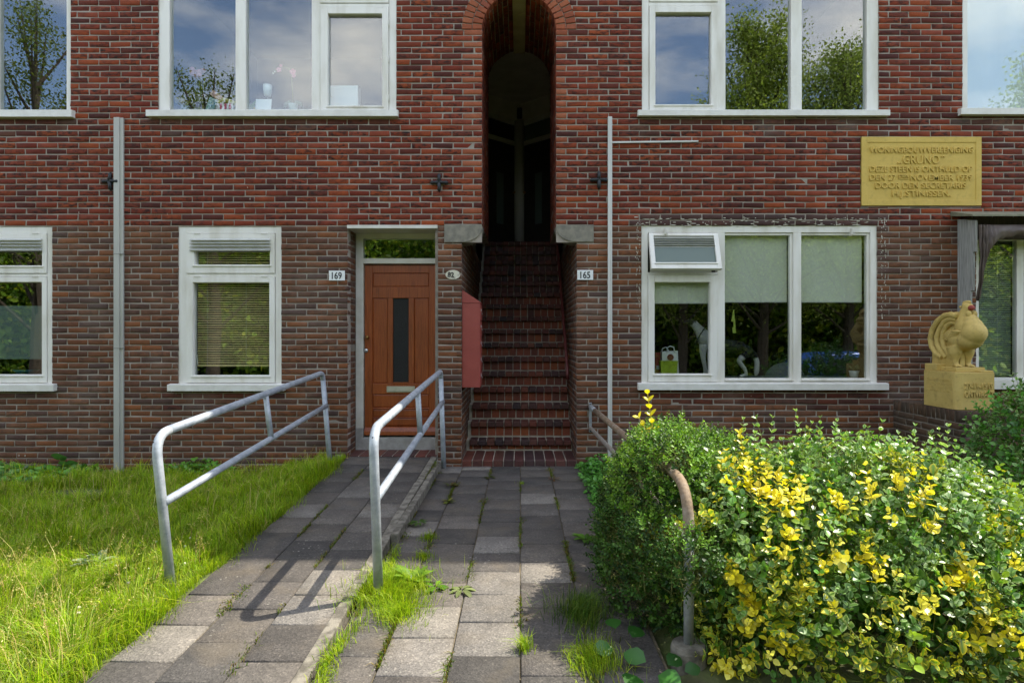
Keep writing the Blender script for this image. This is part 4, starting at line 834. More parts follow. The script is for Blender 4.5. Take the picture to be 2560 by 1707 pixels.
q = MB()
q.ball((fx(1962, 0.75), 0.75, fz(948, 0.75)), (0.24, 0.07, 0.20), 24, 14)
tag(q.build('cushion', mat('grey_cushion', '#6d6c74', '#5c5b62', 10, 0.9), None, True), 'rounded grey chair back low in the middle pane of the wide window', 'chair')
o = thing('turquoise_bowl', 'turquoise bowl low in the left-edge ground floor window', 'bowl', (fx(66, .25), 0.25, fz(938, .25)))
q = MB(); q.lathe((fx(66, .25), 0.25, fz(940, .25)), [(0.05, 0), (0.1, 0.05), (0.12, 0.07), (0.11, 0.07), (0.04, 0.02)], 20); q.build('bowl', mat('turquoise', '#1f6f72', rough=0.4), o, True)
q = MB(); q.box(OP['w5'][0] + 0.02, OP['w5'][1] - 0.02, 0.092, 0.45, fz(940, .25) - 0.03, fz(940, .25)); q.build('inner_sill', mat('grey_shelf2', '#6a6f66', rough=0.5), house)
# ================= brick staircase =================
stair = thing('staircase', 'steep dark brick staircase climbing inside the arched passage', 'stairs', (0, 0.3, 0))
N1, RZ, RY, SZ0, SY0 = 16, 0.182, 0.198, 0.183, 0.49
zst = lambda n: SZ0 + (n - 1) * RZ
yst = lambda n: SY0 + (n - 1) * RY
mb = MB(); pr = [(0.012, -0.2), (0.012, 0.05)]
for n in range(1, N1 + 1): pr += [(yst(n) + 0.056, (0.05 if n == 1 else zst(n - 1) - 0.006)), (yst(n) + 0.056, zst(n) - 0.006)]
pr += [(5.2, zst(N1) - 0.006), (5.2, -0.2)]
mb.prism(pr[::-1], -0.620, 0.593, 'x'); mb.build('step_core', 'grout', stair)
stuff = Bricks(); sb = 0; NB = 12; XW0, XW1 = -0.585, 0.588
def sbrick(x0, x1, y0, y1, z0, z1, k='brick_step'):
    m_ = MB(); m_.box(x0, x1, y0, y1, z0, z1); o = m_.build('brick', k, stair, bevel=0.009 if k == 'brick_step' else 0.004); return o
pw = (XW1 - XW0) / NB
for i in range(11):
    w_ = (0.593 + 0.62) / 11; a = -0.62 + i * w_; j = random.uniform(-0.002, 0.002); sbrick(a + 0.005, a + w_ - 0.005, -0.012 + j, SY0 + 0.025, -0.05, 0.060 + j)
for n in range(1, N1 + 1):
    zb_ = 0.06 if n == 1 else zst(n - 1)
    for i in range(NB):
        a = XW0 + i * pw + random.uniform(-0.002, 0.002); j = random.uniform(-0.002, 0.002)
        if n <= 11:
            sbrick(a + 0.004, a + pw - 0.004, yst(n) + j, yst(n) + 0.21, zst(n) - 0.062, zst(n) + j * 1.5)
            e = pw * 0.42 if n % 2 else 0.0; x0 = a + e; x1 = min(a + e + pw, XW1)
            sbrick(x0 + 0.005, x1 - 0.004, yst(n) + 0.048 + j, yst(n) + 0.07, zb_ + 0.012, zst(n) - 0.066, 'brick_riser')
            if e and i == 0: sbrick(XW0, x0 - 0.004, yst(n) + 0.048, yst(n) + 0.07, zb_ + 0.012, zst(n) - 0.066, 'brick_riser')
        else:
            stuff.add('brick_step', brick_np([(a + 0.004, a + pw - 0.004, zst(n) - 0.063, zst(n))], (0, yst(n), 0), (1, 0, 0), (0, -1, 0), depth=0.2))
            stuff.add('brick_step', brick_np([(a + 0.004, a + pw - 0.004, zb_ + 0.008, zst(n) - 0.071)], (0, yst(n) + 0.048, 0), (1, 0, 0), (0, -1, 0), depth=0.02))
stuff.build('upper_steps', stair)
o = thing('stair_handrail', 'dark red tube handrail along the right wall of the stairs', 'handrail', (0.54, 0.5, 0.9))
q = MB(); pts = [(0.545, 0.62 + t * 3.0, 0.98 + t * 2.75) for t in np.linspace(0, 1, 8)]; pts = [(0.545, 0.60, 0.86), (0.545, 0.60, 0.93)] + pts; q.tube(pts, 0.02, 10); q.build('rail', 'red_dark', o, True)
for t in (0.05, 0.5, 0.92): q = MB(); q.tube([(0.545, 0.62 + t * 3.0, 0.97 + t * 2.75), (0.575, 0.62 + t * 3.0, 0.93 + t * 2.75), (0.597, 0.62 + t * 3.0, 0.93 + t * 2.75)], 0.008, 8); q.build('bracket', 'red_dark', o, True)
# ================= things fixed to the front =================
o = thing('drainpipe_cover', 'tall square grey drainpipe cover left of the slatted-blind window', 'drainpipe', (fx(300), -0.05, -0.05))
q = MB(); q.box(fx(289), fx(303.3), -0.034, 0.0, -0.1, fz(296)); q.build('cover', 'plastic', o, bevel=0.003)
q = MB(); q.box(fx(303.6), fx(311), -0.022, 0.0, -0.1, fz(296.5)); q.build('side_channel', 'plastic', o, bevel=0.002)
for v in (636, 870): q = MB(); q.box(fx(288.4), fx(311.6), -0.036, 0.0, fz(v) - 0.003, fz(v) + 0.003); q.build('joint', mat('joint_grey', '#7c7b74', rough=0.6), o)
o = thing('cable_conduit', 'thin pale vertical conduit right of the stair passage', 'conduit', (fx(1524), -0.02, 0.1))
q = MB(); q.box(fx(1519), fx(1529.5), -0.03, 0.0, 0.05, fz(294)); q.build('trunking', 'plastic_white', o, bevel=0.003)
q = MB(); q.box(fx(1525), fx(1526), -0.032, -0.03, 0.05, fz(294)); q.build('seam', 'alu', o)
q = MB(); q.prism([(fx(1529.8), fz(359.5)), (fx(1745), fz(356.5)), (fx(1745), fz(352.5)), (fx(1529.8), fz(355))], -0.018, -0.004, 'y'); tag(q.build('cable_trunking', 'plastic_white', None, bevel=0.002), 'short horizontal pale trunking under the upper right window', 'conduit')
def number(x0, x1, yt, yb, txt, lab):
    o = thing('house_number', lab, 'number plate', (fx((x0 + x1) / 2), -0.01, fz(yb)))
    q = MB(); q.box(fx(x0), fx(x1), -0.012, -0.0045, fz(yb), fz(yt)); q.build('plate', 'plate', o, bevel=0.002)
    me = text_mesh(txt, 0.098, 0.0012, 0.002, fit=fx(x1) - fx(x0) - 0.062); t = link('digits', me, 'black', o); t.location = (fx((x0 + x1) / 2), -0.0128, fz((yt + yb) / 2))
    for x in (x0 + 1.6, x1 - 1.6): q = MB(); q.lathe((fx(x), -0.012, fz((yt + yb) / 2)), [(0.003, 0), (0.003, -0.002), (0.001, -0.0025)], 8, 'y'); q.build('screw', 'steel', o)
number(823, 862.7, 677, 701.6, '169', 'white house number plate reading 169 left of the wooden door')
number(1443, 1482.7, 675.5, 700, '165', 'white house number plate reading 165 right of the stair passage')
o = thing('old_house_number', 'worn oval enamel number plate on the pier left of the stairs', 'number plate', (fx(1134), -0.01, fz(699)))
q = MB(); cxo, czo = fx(1132.5), fz(687); pts = [(cxo + 0.078 * math.cos(t), czo + 0.05 * math.sin(t)) for t in np.linspace(0, 2 * math.pi, 28, endpoint=False)]; q.prism(pts[::-1], -0.009, -0.0045, 'y'); q.build('plate', mat('worn_enamel', '#c9c4b0', '#7a6f60', 26, 0.6, rng_=(0.5, 0.62)), o, bevel=0.002)
t = link('digits', text_mesh('82', 0.07, 0.0012, 0.002), 'iron', o); t.location = (cxo - 0.022, -0.0098, czo)
# memorial plaque
pq = OP['plq']; o = thing('memorial_plaque', 'yellow stone plaque with raised Dutch lettering above the right window', 'plaque', ((pq[0] + pq[1]) / 2, 0, pq[2]))
q = MB(); e = 0.058; a, b, c, d_ = pq[0] + 0.006, pq[1] - 0.006, pq[2] + 0.006, pq[3] - 0.004
q.box(a, b, -0.003, 0.09, c, d_); q.build('slab', 'yellow_plaque', o, bevel=0.003)
q = MB(); q.box(a, a + e, -0.009, -0.002, c, d_); q.box(b - e, b, -0.009, -0.002, c, d_); q.box(a + e, b - e, -0.009, -0.002, d_ - e, d_); q.box(a + e, b - e, -0.009, -0.002, c, c + e); q.build('border', 'yellow_plaque', o, bevel=0.002)
def pl(txt, zx0, zx1, zy, h, name='lettering', dz=0.0):
    cx = 2130 + (zx0 + zx1) / 2 / 6.918; cy = 330 + zy / 6.918
    t = link(name, text_mesh(txt, h / 6.918 * S / 0.70, 0.016, 0.0006, fit=(zx1 - zx0) / 6.918 * S), 'yellow_plaque', o); t.location = (fx(cx), -0.0065, fz(cy) + dz)
pl('WONINGBOUWVEREENIGING', 300, 2085, 318, 100); pl('GRUNO', 870, 1505, 480, 150); pl('„', 780, 850, 545, 70); pl('”', 1530, 1600, 430, 70)
pl('DEZE STEEN IS ONTHULD OP', 300, 2070, 648, 100); pl('DEN 27', 300, 755, 793, 100); pl('STEN', 795, 962, 768, 50); pl('NOVEMBER 1939', 1000, 2070, 793, 100); pl('DOOR DEN SECRETARIS', 395, 1960, 932, 100); pl('H.J.STINISSEN.', 690, 1700, 1085, 100)
q = MB(); pbox(q, 2130 + 795 / 6.918, 2130 + 962 / 6.918, 330 + 808 / 6.918, 330 + 818 / 6.918, -0.011, -0.002); q.build('underline', 'yellow_plaque', o)
# letter boxes on the left passage wall
o = thing('letterbox_bank', 'tall dull red steel letterbox with sloping top at the foot of the stairs', 'letterbox', (-0.52, 0.05, fz(969)))
xa, xb_ = -0.619, fx(1200, 0.03); q = MB(); q.prism([(xa, fz(969)), (xb_, fz(969)), (xb_, fz(757.5)), (xa, fz(757.5))], 0.03, 0.31, 'y'); q.build('body', 'red_enamel', o, bevel=0.003)
q = MB(); q.prism([(xa, fz(757)), (xb_ + 0.006, fz(757)), (xb_ + 0.006, fz(755)), (xa, fz(724))], 0.026, 0.314, 'y'); q.build('sloping_top', 'red_enamel', o, bevel=0.002)
for i in range(5):
    z0 = fz(969) + 0.012 + i * 0.174; q = MB(); q.box(xb_, xb_ + 0.006, 0.045, 0.295, z0, z0 + 0.166); dr = q.build('flap', 'red_enamel', o, bevel=0.002)
    q = MB(); q.box(xb_ + 0.006, xb_ + 0.009, 0.09, 0.16, z0 + 0.10, z0 + 0.125); q.build('name_card', 'plate', dr); q = MB(); q.lathe((xb_ + 0.006, 0.24, z0 + 0.08), [(0.008, 0), (0.008, 0.006), (0.002, 0.007)], 10, 'x'); q.build('lock', 'steel', dr, True)
# ================= tubular handrails =================
def bez(a, b, c, n=7): a, b, c = Vector(a), Vector(b), Vector(c); return [tuple(a * (1 - t) ** 2 + b * 2 * t * (1 - t) + c * t * t) for t in np.linspace(0, 1, n)]
def lerp(a, b, t): return Vector(a) * (1 - t) + Vector(b) * t
def handrail(lab, A, B, Cc, Dd, m0, m1, ts, r=0.0255):
    o = thing('handrail', lab, 'handrail', (A[0], (A[1] + Dd[1]) / 2, -0.05), 'galvanised handrails beside the ramp')
    A, B, Cc, Dd = map(Vector, (A, B, Cc, Dd)); k = 0.13
    pts = [A, B + (A - B).normalized() * k] + [Vector(p) for p in bez(B + (A - B).normalized() * k, B, B + (Cc - B).normalized() * k)[1:]]
    q = MB(); q.tube(pts, r, 16); q.build('post', 'galv', o, True)
    k2 = 0.075; pts = [B + (Cc - B).normalized() * k, Cc + (B - Cc).normalized() * k2] + [Vector(p) for p in bez(Cc + (B - Cc).normalized() * k2, Cc, Cc + (Dd - Cc).normalized() * k2)[1:]]
    q = MB(); q.tube([lerp(pts[0], pts[1], t) for t in np.linspace(0, 1, 5)] + pts[2:], r, 16); q.build('top_rail', 'galv', o, True)
    q = MB(); q.tube([Cc + (Dd - Cc).normalized() * k2, Dd], r, 16); q.build('post', 'galv', o, True)
    q = MB(); q.tube([lerp(m0, m1, t) for t in np.linspace(0, 1, 5)], r * 0.92, 14); q.build('mid_rail', 'galv', o, True)
    q = MB(); q.tube([lerp(B, Cc, ts), lerp(m0, m1, ts)], r * 0.85, 12); q.build('strut', 'galv', o, True)
    q = MB(); bp = B + (A - B).normalized() * 0.035 + Vector((0, -0.004, 0)); q.lathe(bp + Vector((0.004, -r - 0.0, 0)), [(0.004, 0.003), (0.004, -0.0008), (0.001, -0.0008)], 8, 'y'); q.build('vent_hole', 'black', o); return o
handrail('left galvanised tube handrail standing in the grass', (-1.935, -2.95, -0.15), (-2.035, -2.95, 0.815), (-2.055, -0.10, 0.985), (-1.965, -0.10, -0.1), (-1.985, -2.95, 0.44), (-2.015, -0.10, 0.645), 0.51)
handrail('middle galvanised tube handrail between ramp and stair path', (-0.752, -3.09, -0.15), (-0.786, -3.09, 0.865), (-0.828, -0.10, 1.0), (-0.792, -0.10, -0.1), (-0.768, -3.09, 0.50), (-0.806, -0.10, 0.685), 0.50)
o = thing('worn_handrail', 'handrail with worn brown coating fixed to the wall and running into the bush', 'handrail', (0.735, -1.8, -0.05))
q = MB(); q.box(0.722, 0.752, -0.014, -0.002, 0.355, 0.665); q.build('wall_bracket', 'galv_old', o, bevel=0.002)
q = MB(); q.lathe((0.737, -0.014, 0.648), [(0.008, 0), (0.008, -0.007), (0.002, -0.009)], 8, 'y'); q.lathe((0.737, -0.014, 0.37), [(0.008, 0), (0.008, -0.007), (0.002, -0.009)], 8, 'y'); q.build('bolt', 'iron', o)
q = MB(); q.tube([(0.738, -0.012, 0.624), (0.736, -0.06, 0.626), (0.736, -0.42, 0.632)], [0.021, 0.0235, 0.0235], 14); q.build('rail_end', 'galv_old', o, True)
tp = [(0.736, -0.42, 0.632), (0.737, -1.2, 0.645), (0.738, -2.1, 0.662), (0.738, -2.9, 0.688), (0.735, -3.45, 0.71)]; bend = bez((0.735, -3.45, 0.71), (0.732, -3.68, 0.72), (0.728, -3.69, 0.50), 9)
q = MB(); q.tube(tp + bend[1:], 0.0238, 16); q.build('top_rail', 'rail_worn', o, True)
q = MB(); q.tube([(0.738, -0.012, 0.402), (0.737, -0.06, 0.404), (0.737, -1.0, 0.43), (0.738, -2.1, 0.462), (0.736, -3.68, 0.47)], 0.0185, 12); q.build('mid_rail', galv('galv_brown', '#8d8a84', '#9c958a', 0.35), o, True)
q = MB(); q.tube([(0.722, -2.1, -0.1), (0.735, -2.1, 0.25), (0.739, -2.1, 0.655)], 0.022, 14); q.ball((0.738, -2.1, 0.462), 0.031, 12, 8); q.build('post', 'galv_old', o, True)
q = MB(); q.tube([(0.728, -3.69, 0.50), (0.727, -3.69, 0.0)], 0.0215, 16); q.build('post', 'galv_old', o, True)
q = MB(); q.lathe((0.727, -3.69, -0.08), [(0.075, 0), (0.076, 0.10), (0.070, 0.118), (0.03, 0.122)], 24); tag(q.build('concrete_footing', 'concrete_moss', o, bevel=0.003), 'round concrete footing of the near post')
# ================= rooster on its brick pedestal =================
PX0, PX1, PY0, PZ = 3.93, 4.36, -0.95, 0.692
ped = thing('brick_pedestal', 'mossy brick pedestal under the yellow rooster statue', 'pedestal', (4.14, -0.5, -0.1))
q = MB(); q.box(PX0 + 0.006, PX1 - 0.006, PY0 + 0.006, 0.0, -0.15, PZ - 0.006); q.build('mortar_core', 'mortar_dark', ped)
def one(b, P, U, Nn, W=(0, 0, 1)):
    V, Fc, r = brick_np([b], P, U, Nn, W); me = mesh_np('brick', V, Fc, 4, {'rnd': r}); link('brick', me, 'brick_ped', ped)
for b in lay(-0.95, -0.005, -0.12, PZ - 0.106, [], 0.02, PZ - 0.106 - 20 * PH, kb): one(b, (PX0, 0, 0), (0, 1, 0), (-1, 0, 0))
for b in lay(PX0, PX1, -0.12, PZ - 0.106, [], PX0, PZ - 0.106 - 20 * PH, kb): one(b, (0, PY0, 0), (1, 0, 0), (0, -1, 0))
n_ = 15
for i in range(n_): w_ = 0.945 / n_; one((-0.95 + i * w_ + 0.004, -0.95 + (i + 1) * w_ - 0.004, PZ - 0.102, PZ), (PX0, 0, 0), (0, 1, 0), (-1, 0, 0))
for i in range(7): w_ = (PX1 - PX0) / 7; one((PX0 + i * w_ + 0.003, PX0 + (i + 1) * w_ - 0.003, PZ - 0.102, PZ), (0, PY0, 0), (1, 0, 0), (0, -1, 0))
for i in range(15):
    for j in range(2): w_ = 0.945 / 15; one((-0.95 + i * w_ + 0.004, -0.95 + (i + 1) * w_ - 0.004, PX0 + 0.004 + j * 0.216, PX0 + 0.212 + j * 0.216), (0, 0, PZ + 0.002), (0, 1, 0), (0, 0, 1), (1, 0, 0))
rs = thing('rooster_statue', 'yellow stone rooster statue with a red beak on a lettered block', 'statue', (4.13, -0.66, PZ))
BX0, BX1, BY0, BY1 = 3.955, 4.305, -0.875, -0.44
def rblock(x0, x1, y0, y1, z0, z1, r=0.05):
    pts = []
    for (cx, cy, a0) in ((x0 + r, y0 + r, math.pi), (x1 - 0.008, y0 + 0.008, 1.5 * math.pi), (x1 - 0.008, y1 - 0.008, 0), (x0 + 0.008, y1 - 0.008, 0.5 * math.pi)):
        rr = r if (cx, cy) == (x0 + r, y0 + r) else 0.008
        pts += [(cx + rr * math.cos(a0 + t), cy + rr * math.sin(a0 + t)) for t in np.linspace(0, math.pi / 2, 6)]
    return MB().prism(pts, z0, z1, 'z')
q = rblock(BX0, BX1, BY0, BY1, PZ + 0.003, 1.035); base = q.build('block', 'yellow_stone', rs, bevel=0.004)
q = MB(); q.box(BX0 + 0.012, BX0 + 0.16, -0.60, BY1 + 0.004, 1.035, 1.10); q.build('rear_step', 'yellow_stone', rs, bevel=0.006)
q = MB(); q.box(BX0 + 0.055, BX1 - 0.03, -0.80, -0.50, 1.035, 1.078); q.box(BX0 + 0.23, BX1 + 0.0, -0.862, -0.72, 1.035, 1.052); q.build('foot_slab', 'yellow_stone', rs, bevel=0.005)
def RP(a, b, x=4.13): u = 2280 + a / 5.058; v = 730 + b / 5.058; D_ = x * F / (u - CX); return (x, D_ - D0, EYE - (v - CY) * D_ / F)
def remesh(m_, vox, sm, name):
    me = bpy.data.meshes.new(name); me.from_pydata(m_.v, [], m_.f); me.update(); o = bpy.data.objects.new(name, me); COL.objects.link(o)
    a = o.modifiers.new('r', 'REMESH'); a.mode = 'VOXEL'; a.voxel_size = vox; a.use_smooth_shade = True
    b = o.modifiers.new('s', 'SMOOTH'); b.iterations = sm; b.factor = 0.5
    bpy.context.view_layer.update(); out = bpy.data.meshes.new_from_object(o.evaluated_get(bpy.context.evaluated_depsgraph_get())); bpy.data.objects.remove(o); return out
q = MB()
q.ball(RP(785, 520), (0.104, 0.100, 0.105), 20, 14); q.ball(RP(765, 440), (0.086, 0.080, 0.085), 18, 12); q.ball(RP(745, 380), (0.068, 0.066, 0.075), 18, 12)
q.ball(RP(735, 600), (0.104, 0.11, 0.092), 20, 12); q.ball(RP(640, 600), (0.102, 0.14, 0.10), 20, 12); q.ball(RP(545, 560), (0.088, 0.10, 0.085), 16, 10)
q.tube([RP(740, 520), RP(690, 430), RP(675, 350), RP(685, 270), RP(700, 205)], [0.095, 0.098, 0.080, 0.058, 0.045], 18); q.ball(RP(702, 198), (0.042, 0.056, 0.048), 16, 10)
for s_ in (-0.058, 0.058):
    x = 4.13 + s_; y = -0.70
    q.tube([(x, y + 0.01, 1.27), (x, y, 1.2), (x, y - 0.005, 1.15), (x, y, 1.085)], [0.066, 0.055, 0.03, 0.024], 12)
    for dx, dy in ((0, -0.085), (-0.03, -0.06), (0.03, -0.06), (0, 0.035)): q.tube([(x, y, 1.092), (x + dx * 0.6, y + dy * 0.6, 1.092), (x + dx, y + dy, 1.083)], [0.02, 0.014, 0.008], 8)
me = remesh(q, 0.0075, 4, 'body'); body = link('body', me, 'yellow_stone', rs); me.materials.clear(); me.materials.append(M['yellow_stone'])
q = MB(); q.ball(RP(700, 135), (0.012, 0.05, 0.022), 12, 8); q.ball(RP(655, 145), (0.01, 0.016, 0.022), 8, 6); q.ball(RP(690, 165), (0.035, 0.045, 0.022), 12, 8); q.build('comb', 'yellow_stone', rs, True)
for s_ in (-1, 1):
    p = RP(716, 280, 4.13 - 0.030); q = MB(); q.ball((4.13 + s_ * 0.026, p[1] + 0.004, p[2]), (0.024, 0.022, 0.032), 14, 10); q.build('wattle', 'yellow_stone', rs, True)
bp = RP(700, 205); q = MB(); q.tube([bp, (4.13, bp[1] - 0.055, bp[2] + 0.002), (4.13, bp[1] - 0.095, bp[2] - 0.006)], [0.036, 0.026, 0.005], 10); q.build('beak', 'beak', rs, True)
q = MB(); q.ball((4.13 - 0.043, RP(668, 190)[1], RP(668, 190)[2]), (0.008, 0.012, 0.012), 8, 6); q.build('eye', 'yellow_stone', rs, True)
paths = [((590, 305), (520, 285), (440, 300), (350, 370), (285, 480), (262, 590), (280, 690), (340, 780), (410, 825)), ((575, 345), (500, 335), (430, 370), (370, 460), (330, 570), (335, 660), (380, 750), (450, 830)),
         ((560, 390), (500, 385), (440, 430), (400, 510), (385, 600), (410, 700), (470, 790), (525, 850))]
for k, ph_ in enumerate(paths):
    q = MB(); hw = (0.085, 0.075, 0.066, 0.06)[k]; rr = (0.03, 0.028, 0.026, 0.018)[k]
    for xo in (-hw, -hw * 0.35, hw * 0.35, hw): q.tube([(4.13 + xo, RP(a, b, 4.06)[1] + 0.005, RP(a, b, 4.06)[2]) for i, (a, b) in enumerate(ph_)], [rr * (0.85 if i in (0, len(ph_) - 1) else 1) for i in range(len(ph_))], 10)
    me = remesh(q, 0.008, 2, 'tail_plume'); me.materials.clear(); me.materials.append(M['yellow_stone']); link('tail_plume', me, None, rs)
q = MB(); q.prism([(RP(a, b, 4.06)[1], RP(a, b, 4.06)[2]) for a, b in ((560, 340), (430, 340), (320, 450), (300, 600), (340, 740), (430, 800), (520, 840), (560, 600))], 4.075, 4.19, 'x'); q.build('tail_core', 'yellow_stone', rs, bevel=0.01)
q = MB(); yb0, zb0_ = RP(520, 880, 4.06)[1], 1.10; q.box(4.05, 4.20, yb0, RP(265, 800, 4.06)[1], 1.075, 1.27); q.box(4.105, 4.155, -0.72, yb0 + 0.01, 1.07, 1.24); q.build('support', 'yellow_stone', rs, bevel=0.006)
for k in range(6):  # wing feathers in relief, both flanks
    for s_ in (-1, 1):
        p = RP(560 - 22 * k, 500 + 20 * k, 4.04); q = MB(); q.ball((4.13 + s_ * (0.095 - 0.004 * k), p[1], p[2]), (0.02, 0.062, 0.016), 12, 8); q.build('feather', 'yellow_stone', rs, True)
for txt, z_ in (('27-11-1919', 0.912), ('ONTWAAKT', 0.838)):
    t = link('lettering', text_mesh(txt, 0.078, 0.014, 0.0012, fit=0.262 if txt[0] == 'O' else 0.258), 'yellow_stone', rs); t.location = (4.158, BY0 - 0.003, z_)
q = MB()   # worn, unreadable inscription on the flank: short raised strokes in four rows
for row in range(4):
    y = -0.815
    while y < -0.49:
        w_ = random.uniform(0.004, 0.007); k = random.choice((0, 1, 2, 3)); z0 = 0.945 - row * 0.034; h_ = 0.022
        q.box(BX0 - 0.004, BX0 + 0.004, y, y + w_, z0, z0 + h_)
        if k: q.box(BX0 - 0.004, BX0 + 0.004, y + w_, y + 0.013, z0 + (0, h_ - 0.006, h_ / 2, 0)[k], z0 + (0, h_ - 0.006, h_ / 2, 0)[k] + 0.006)
        y += random.choice((0.016, 0.017, 0.018, 0.03))
q.build('inscription', 'yellow_stone', rs)
# ================= old awning at the right =================
aw = thing('old_awning', 'weathered grey awning box with sagging brown tarpaulin at the right edge', 'awning', (4.7, -0.12, 1.3))
pz = lambda v, D_: EYE + (CY - v) * D_ / F
X_ = fx(2393.6)
q = MB(); q.prism([(0.0, fz(548)), (-0.247, pz(551, 6.0)), (-0.247, pz(629, 6.0)), (-0.214, pz(630, 6.03)), (-0.214, pz(726, 6.03)), (-0.18, pz(727, 6.06)), (-0.18, 0.82), (0.0, 0.82)], X_, X_ + 0.022, 'x'); q.build('side_board', 'wood_grey', aw, bevel=0.002)
q = MB(); q.prism([(0.0, fz(541)), (-0.31, pz(541, 5.94)), (-0.31, pz(536, 5.94)), (0.0, fz(536) + 0.03)], X_ - 0.075, 7.2, 'x'); q.build('top_board', 'lead', aw, bevel=0.003)
q = MB(); q.box(X_ + 0.03, 7.1, -0.10, -0.004, fz(600), fz(548) - 0.003); q.build('box_back', 'wood_dark', aw)
nx, nz = 120, 26; V = []; zt_ = pz(562, 6.0)
for i in range(nx + 1):
    s_ = i / nx; x = X_ + 0.03 + s_ ** 1.6 * 2.2
    ln = float(np.interp(x, [4.62, 4.665, 4.70, 4.74, 4.79, 4.86, 5.0, 7.0], [0.76, 0.76, 0.45, 0.27, 0.18, 0.135, 0.11, 0.10])) + 0.006 * math.sin(i * 0.9)
    for j in range(nz + 1):
        t = j / nz; fold = 0.026 * math.sin((x - X_) * 190 + 2.2 * t) * max(0, 1 - (x - X_) / 0.20) + 0.008 * math.sin(x * 21 + 3 * t) * min(1, t * 3)
        V.append((x + 0.004 * math.sin(j * 0.7), -0.255 - fold - 0.03 * math.sin(t * 3) + 0.06 * t * max(0, 1 - (x - X_) / 0.15), zt_ - ln * t - 0.02 * math.sin(min(1, s_ * 3) * math.pi) * t))
Fq = [(i * (nz + 1) + j, i * (nz + 1) + j + 1, (i + 1) * (nz + 1) + j + 1, (i + 1) * (nz + 1) + j) for i in range(nx) for j in range(nz)]
me = bpy.data.meshes.new('tarpaulin'); me.from_pydata(V, [], Fq); me.update(); me.polygons.foreach_set('use_smooth', [True] * len(Fq)); to = link('tarpaulin', me, 'tarp', aw); sd = to.modifiers.new('thick', 'SOLIDIFY'); sd.thickness = 0.003
# ================= ground, ramp and path =================
RAMP = lambda y: 0.100 + 0.0415 * (y + 0.05)
PATH = lambda y: 0.002 + 0.0081 * (y + 0.1)
def sm(t): t = np.clip(t, 0, 1); return t * t * (3 - 2 * t)
def gz(x, y):
    x = np.asarray(x, float); y = np.asarray(y, float)
    lawn = -0.055 + 0.012 * np.sin(3.1 * x) * np.cos(2.3 * y); wv = sm((x + 2.75) / 0.85); ry = RAMP(np.maximum(y, -4.4))
    z = lawn * (1 - wv) + (ry - 0.016) * wv
    z = np.where(x > -1.78, np.minimum(ry - 0.06, PATH(np.maximum(y, -4.4)) - 0.055), z)
    z = np.where(x > 0.62, -0.045 + 0.02 * sm((x - 0.62) / 0.6), z)
    z = np.where(y > 0.0, -0.2, z); return z - 0.50 * sm((-4.4 - y) / 2.6)
xs = np.concatenate([[-240, -90, -40, -20, -12, -9], np.arange(-7.2, 7.21, 0.12), [9, 12, 20, 40, 90, 240]]); ys = np.concatenate([[-300, -120, -60, -30, -20, -14, -11], np.arange(-9, 0.01, 0.12), [0.02, 6, 12, 40, 200]])
GX, GY = np.meshgrid(xs, ys, indexing='ij'); V = np.stack([GX, GY, gz(GX, GY)], -1).reshape(-1, 3); ni, nj = GX.shape
ii, jj = np.meshgrid(np.arange(ni - 1), np.arange(nj - 1), indexing='ij'); Fc = np.stack([ii * nj + jj, (ii + 1) * nj + jj, (ii + 1) * nj + jj + 1, ii * nj + jj + 1], -1).reshape(-1)
tag(link('ground', mesh_np('ground', V, Fc, 4, smooth=True), 'soil'), kind='structure')
q = MB(); q.box(-60, 60, -12.6, -8.2, -0.8, -0.545); tag(q.build('road', 'road'), kind='structure')
def bed(name, x0, x1, f, dz, m_):
    q = MB(); q.add([(x0, -4.9, f(-4.9) - dz), (x1, -4.9, f(-4.9) - dz), (x1, -0.02, f(-0.02) - dz), (x0, -0.02, f(-0.02) - dz), (x0, -4.9, f(-4.9) - 0.2), (x1, -4.9, f(-4.9) - 0.2), (x1, -0.02, f(-0.02) - 0.2), (x0, -0.02, f(-0.02) - 0.2)], [(0, 1, 2, 3), (7, 6, 5, 4), (0, 4, 5, 1), (1, 5, 6, 2), (2, 6, 7, 3), (3, 7, 4, 0)])
    return tag(q.build(name, m_), kind='structure')
path = bed('path', -0.845, 0.625, PATH, 0.013, 'sand'); rampo = bed('ramp', -1.80, -0.935, RAMP, 0.013, 'sand')
SLB = []
for i in range(5): V, Fc, r = brick_np([(-0.147, 0.147, -0.147, 0.147)], (0, 0, 0), (1, 0, 0), (0, 0, 1), (0, 1, 0), depth=0.045, ch=0.005, jit=0.0012); SLB.append(mesh_np('paving_slab', V, Fc, 4)); SLB[-1].materials.append(M['slab'])
DARKS = [(0.118, 0.106, 0.094), (0.135, 0.121, 0.106), (0.10, 0.092, 0.083), (0.125, 0.112, 0.1), (0.155, 0.137, 0.118)]; LIGHTS = [(0.27, 0.245, 0.21), (0.23, 0.21, 0.185)]
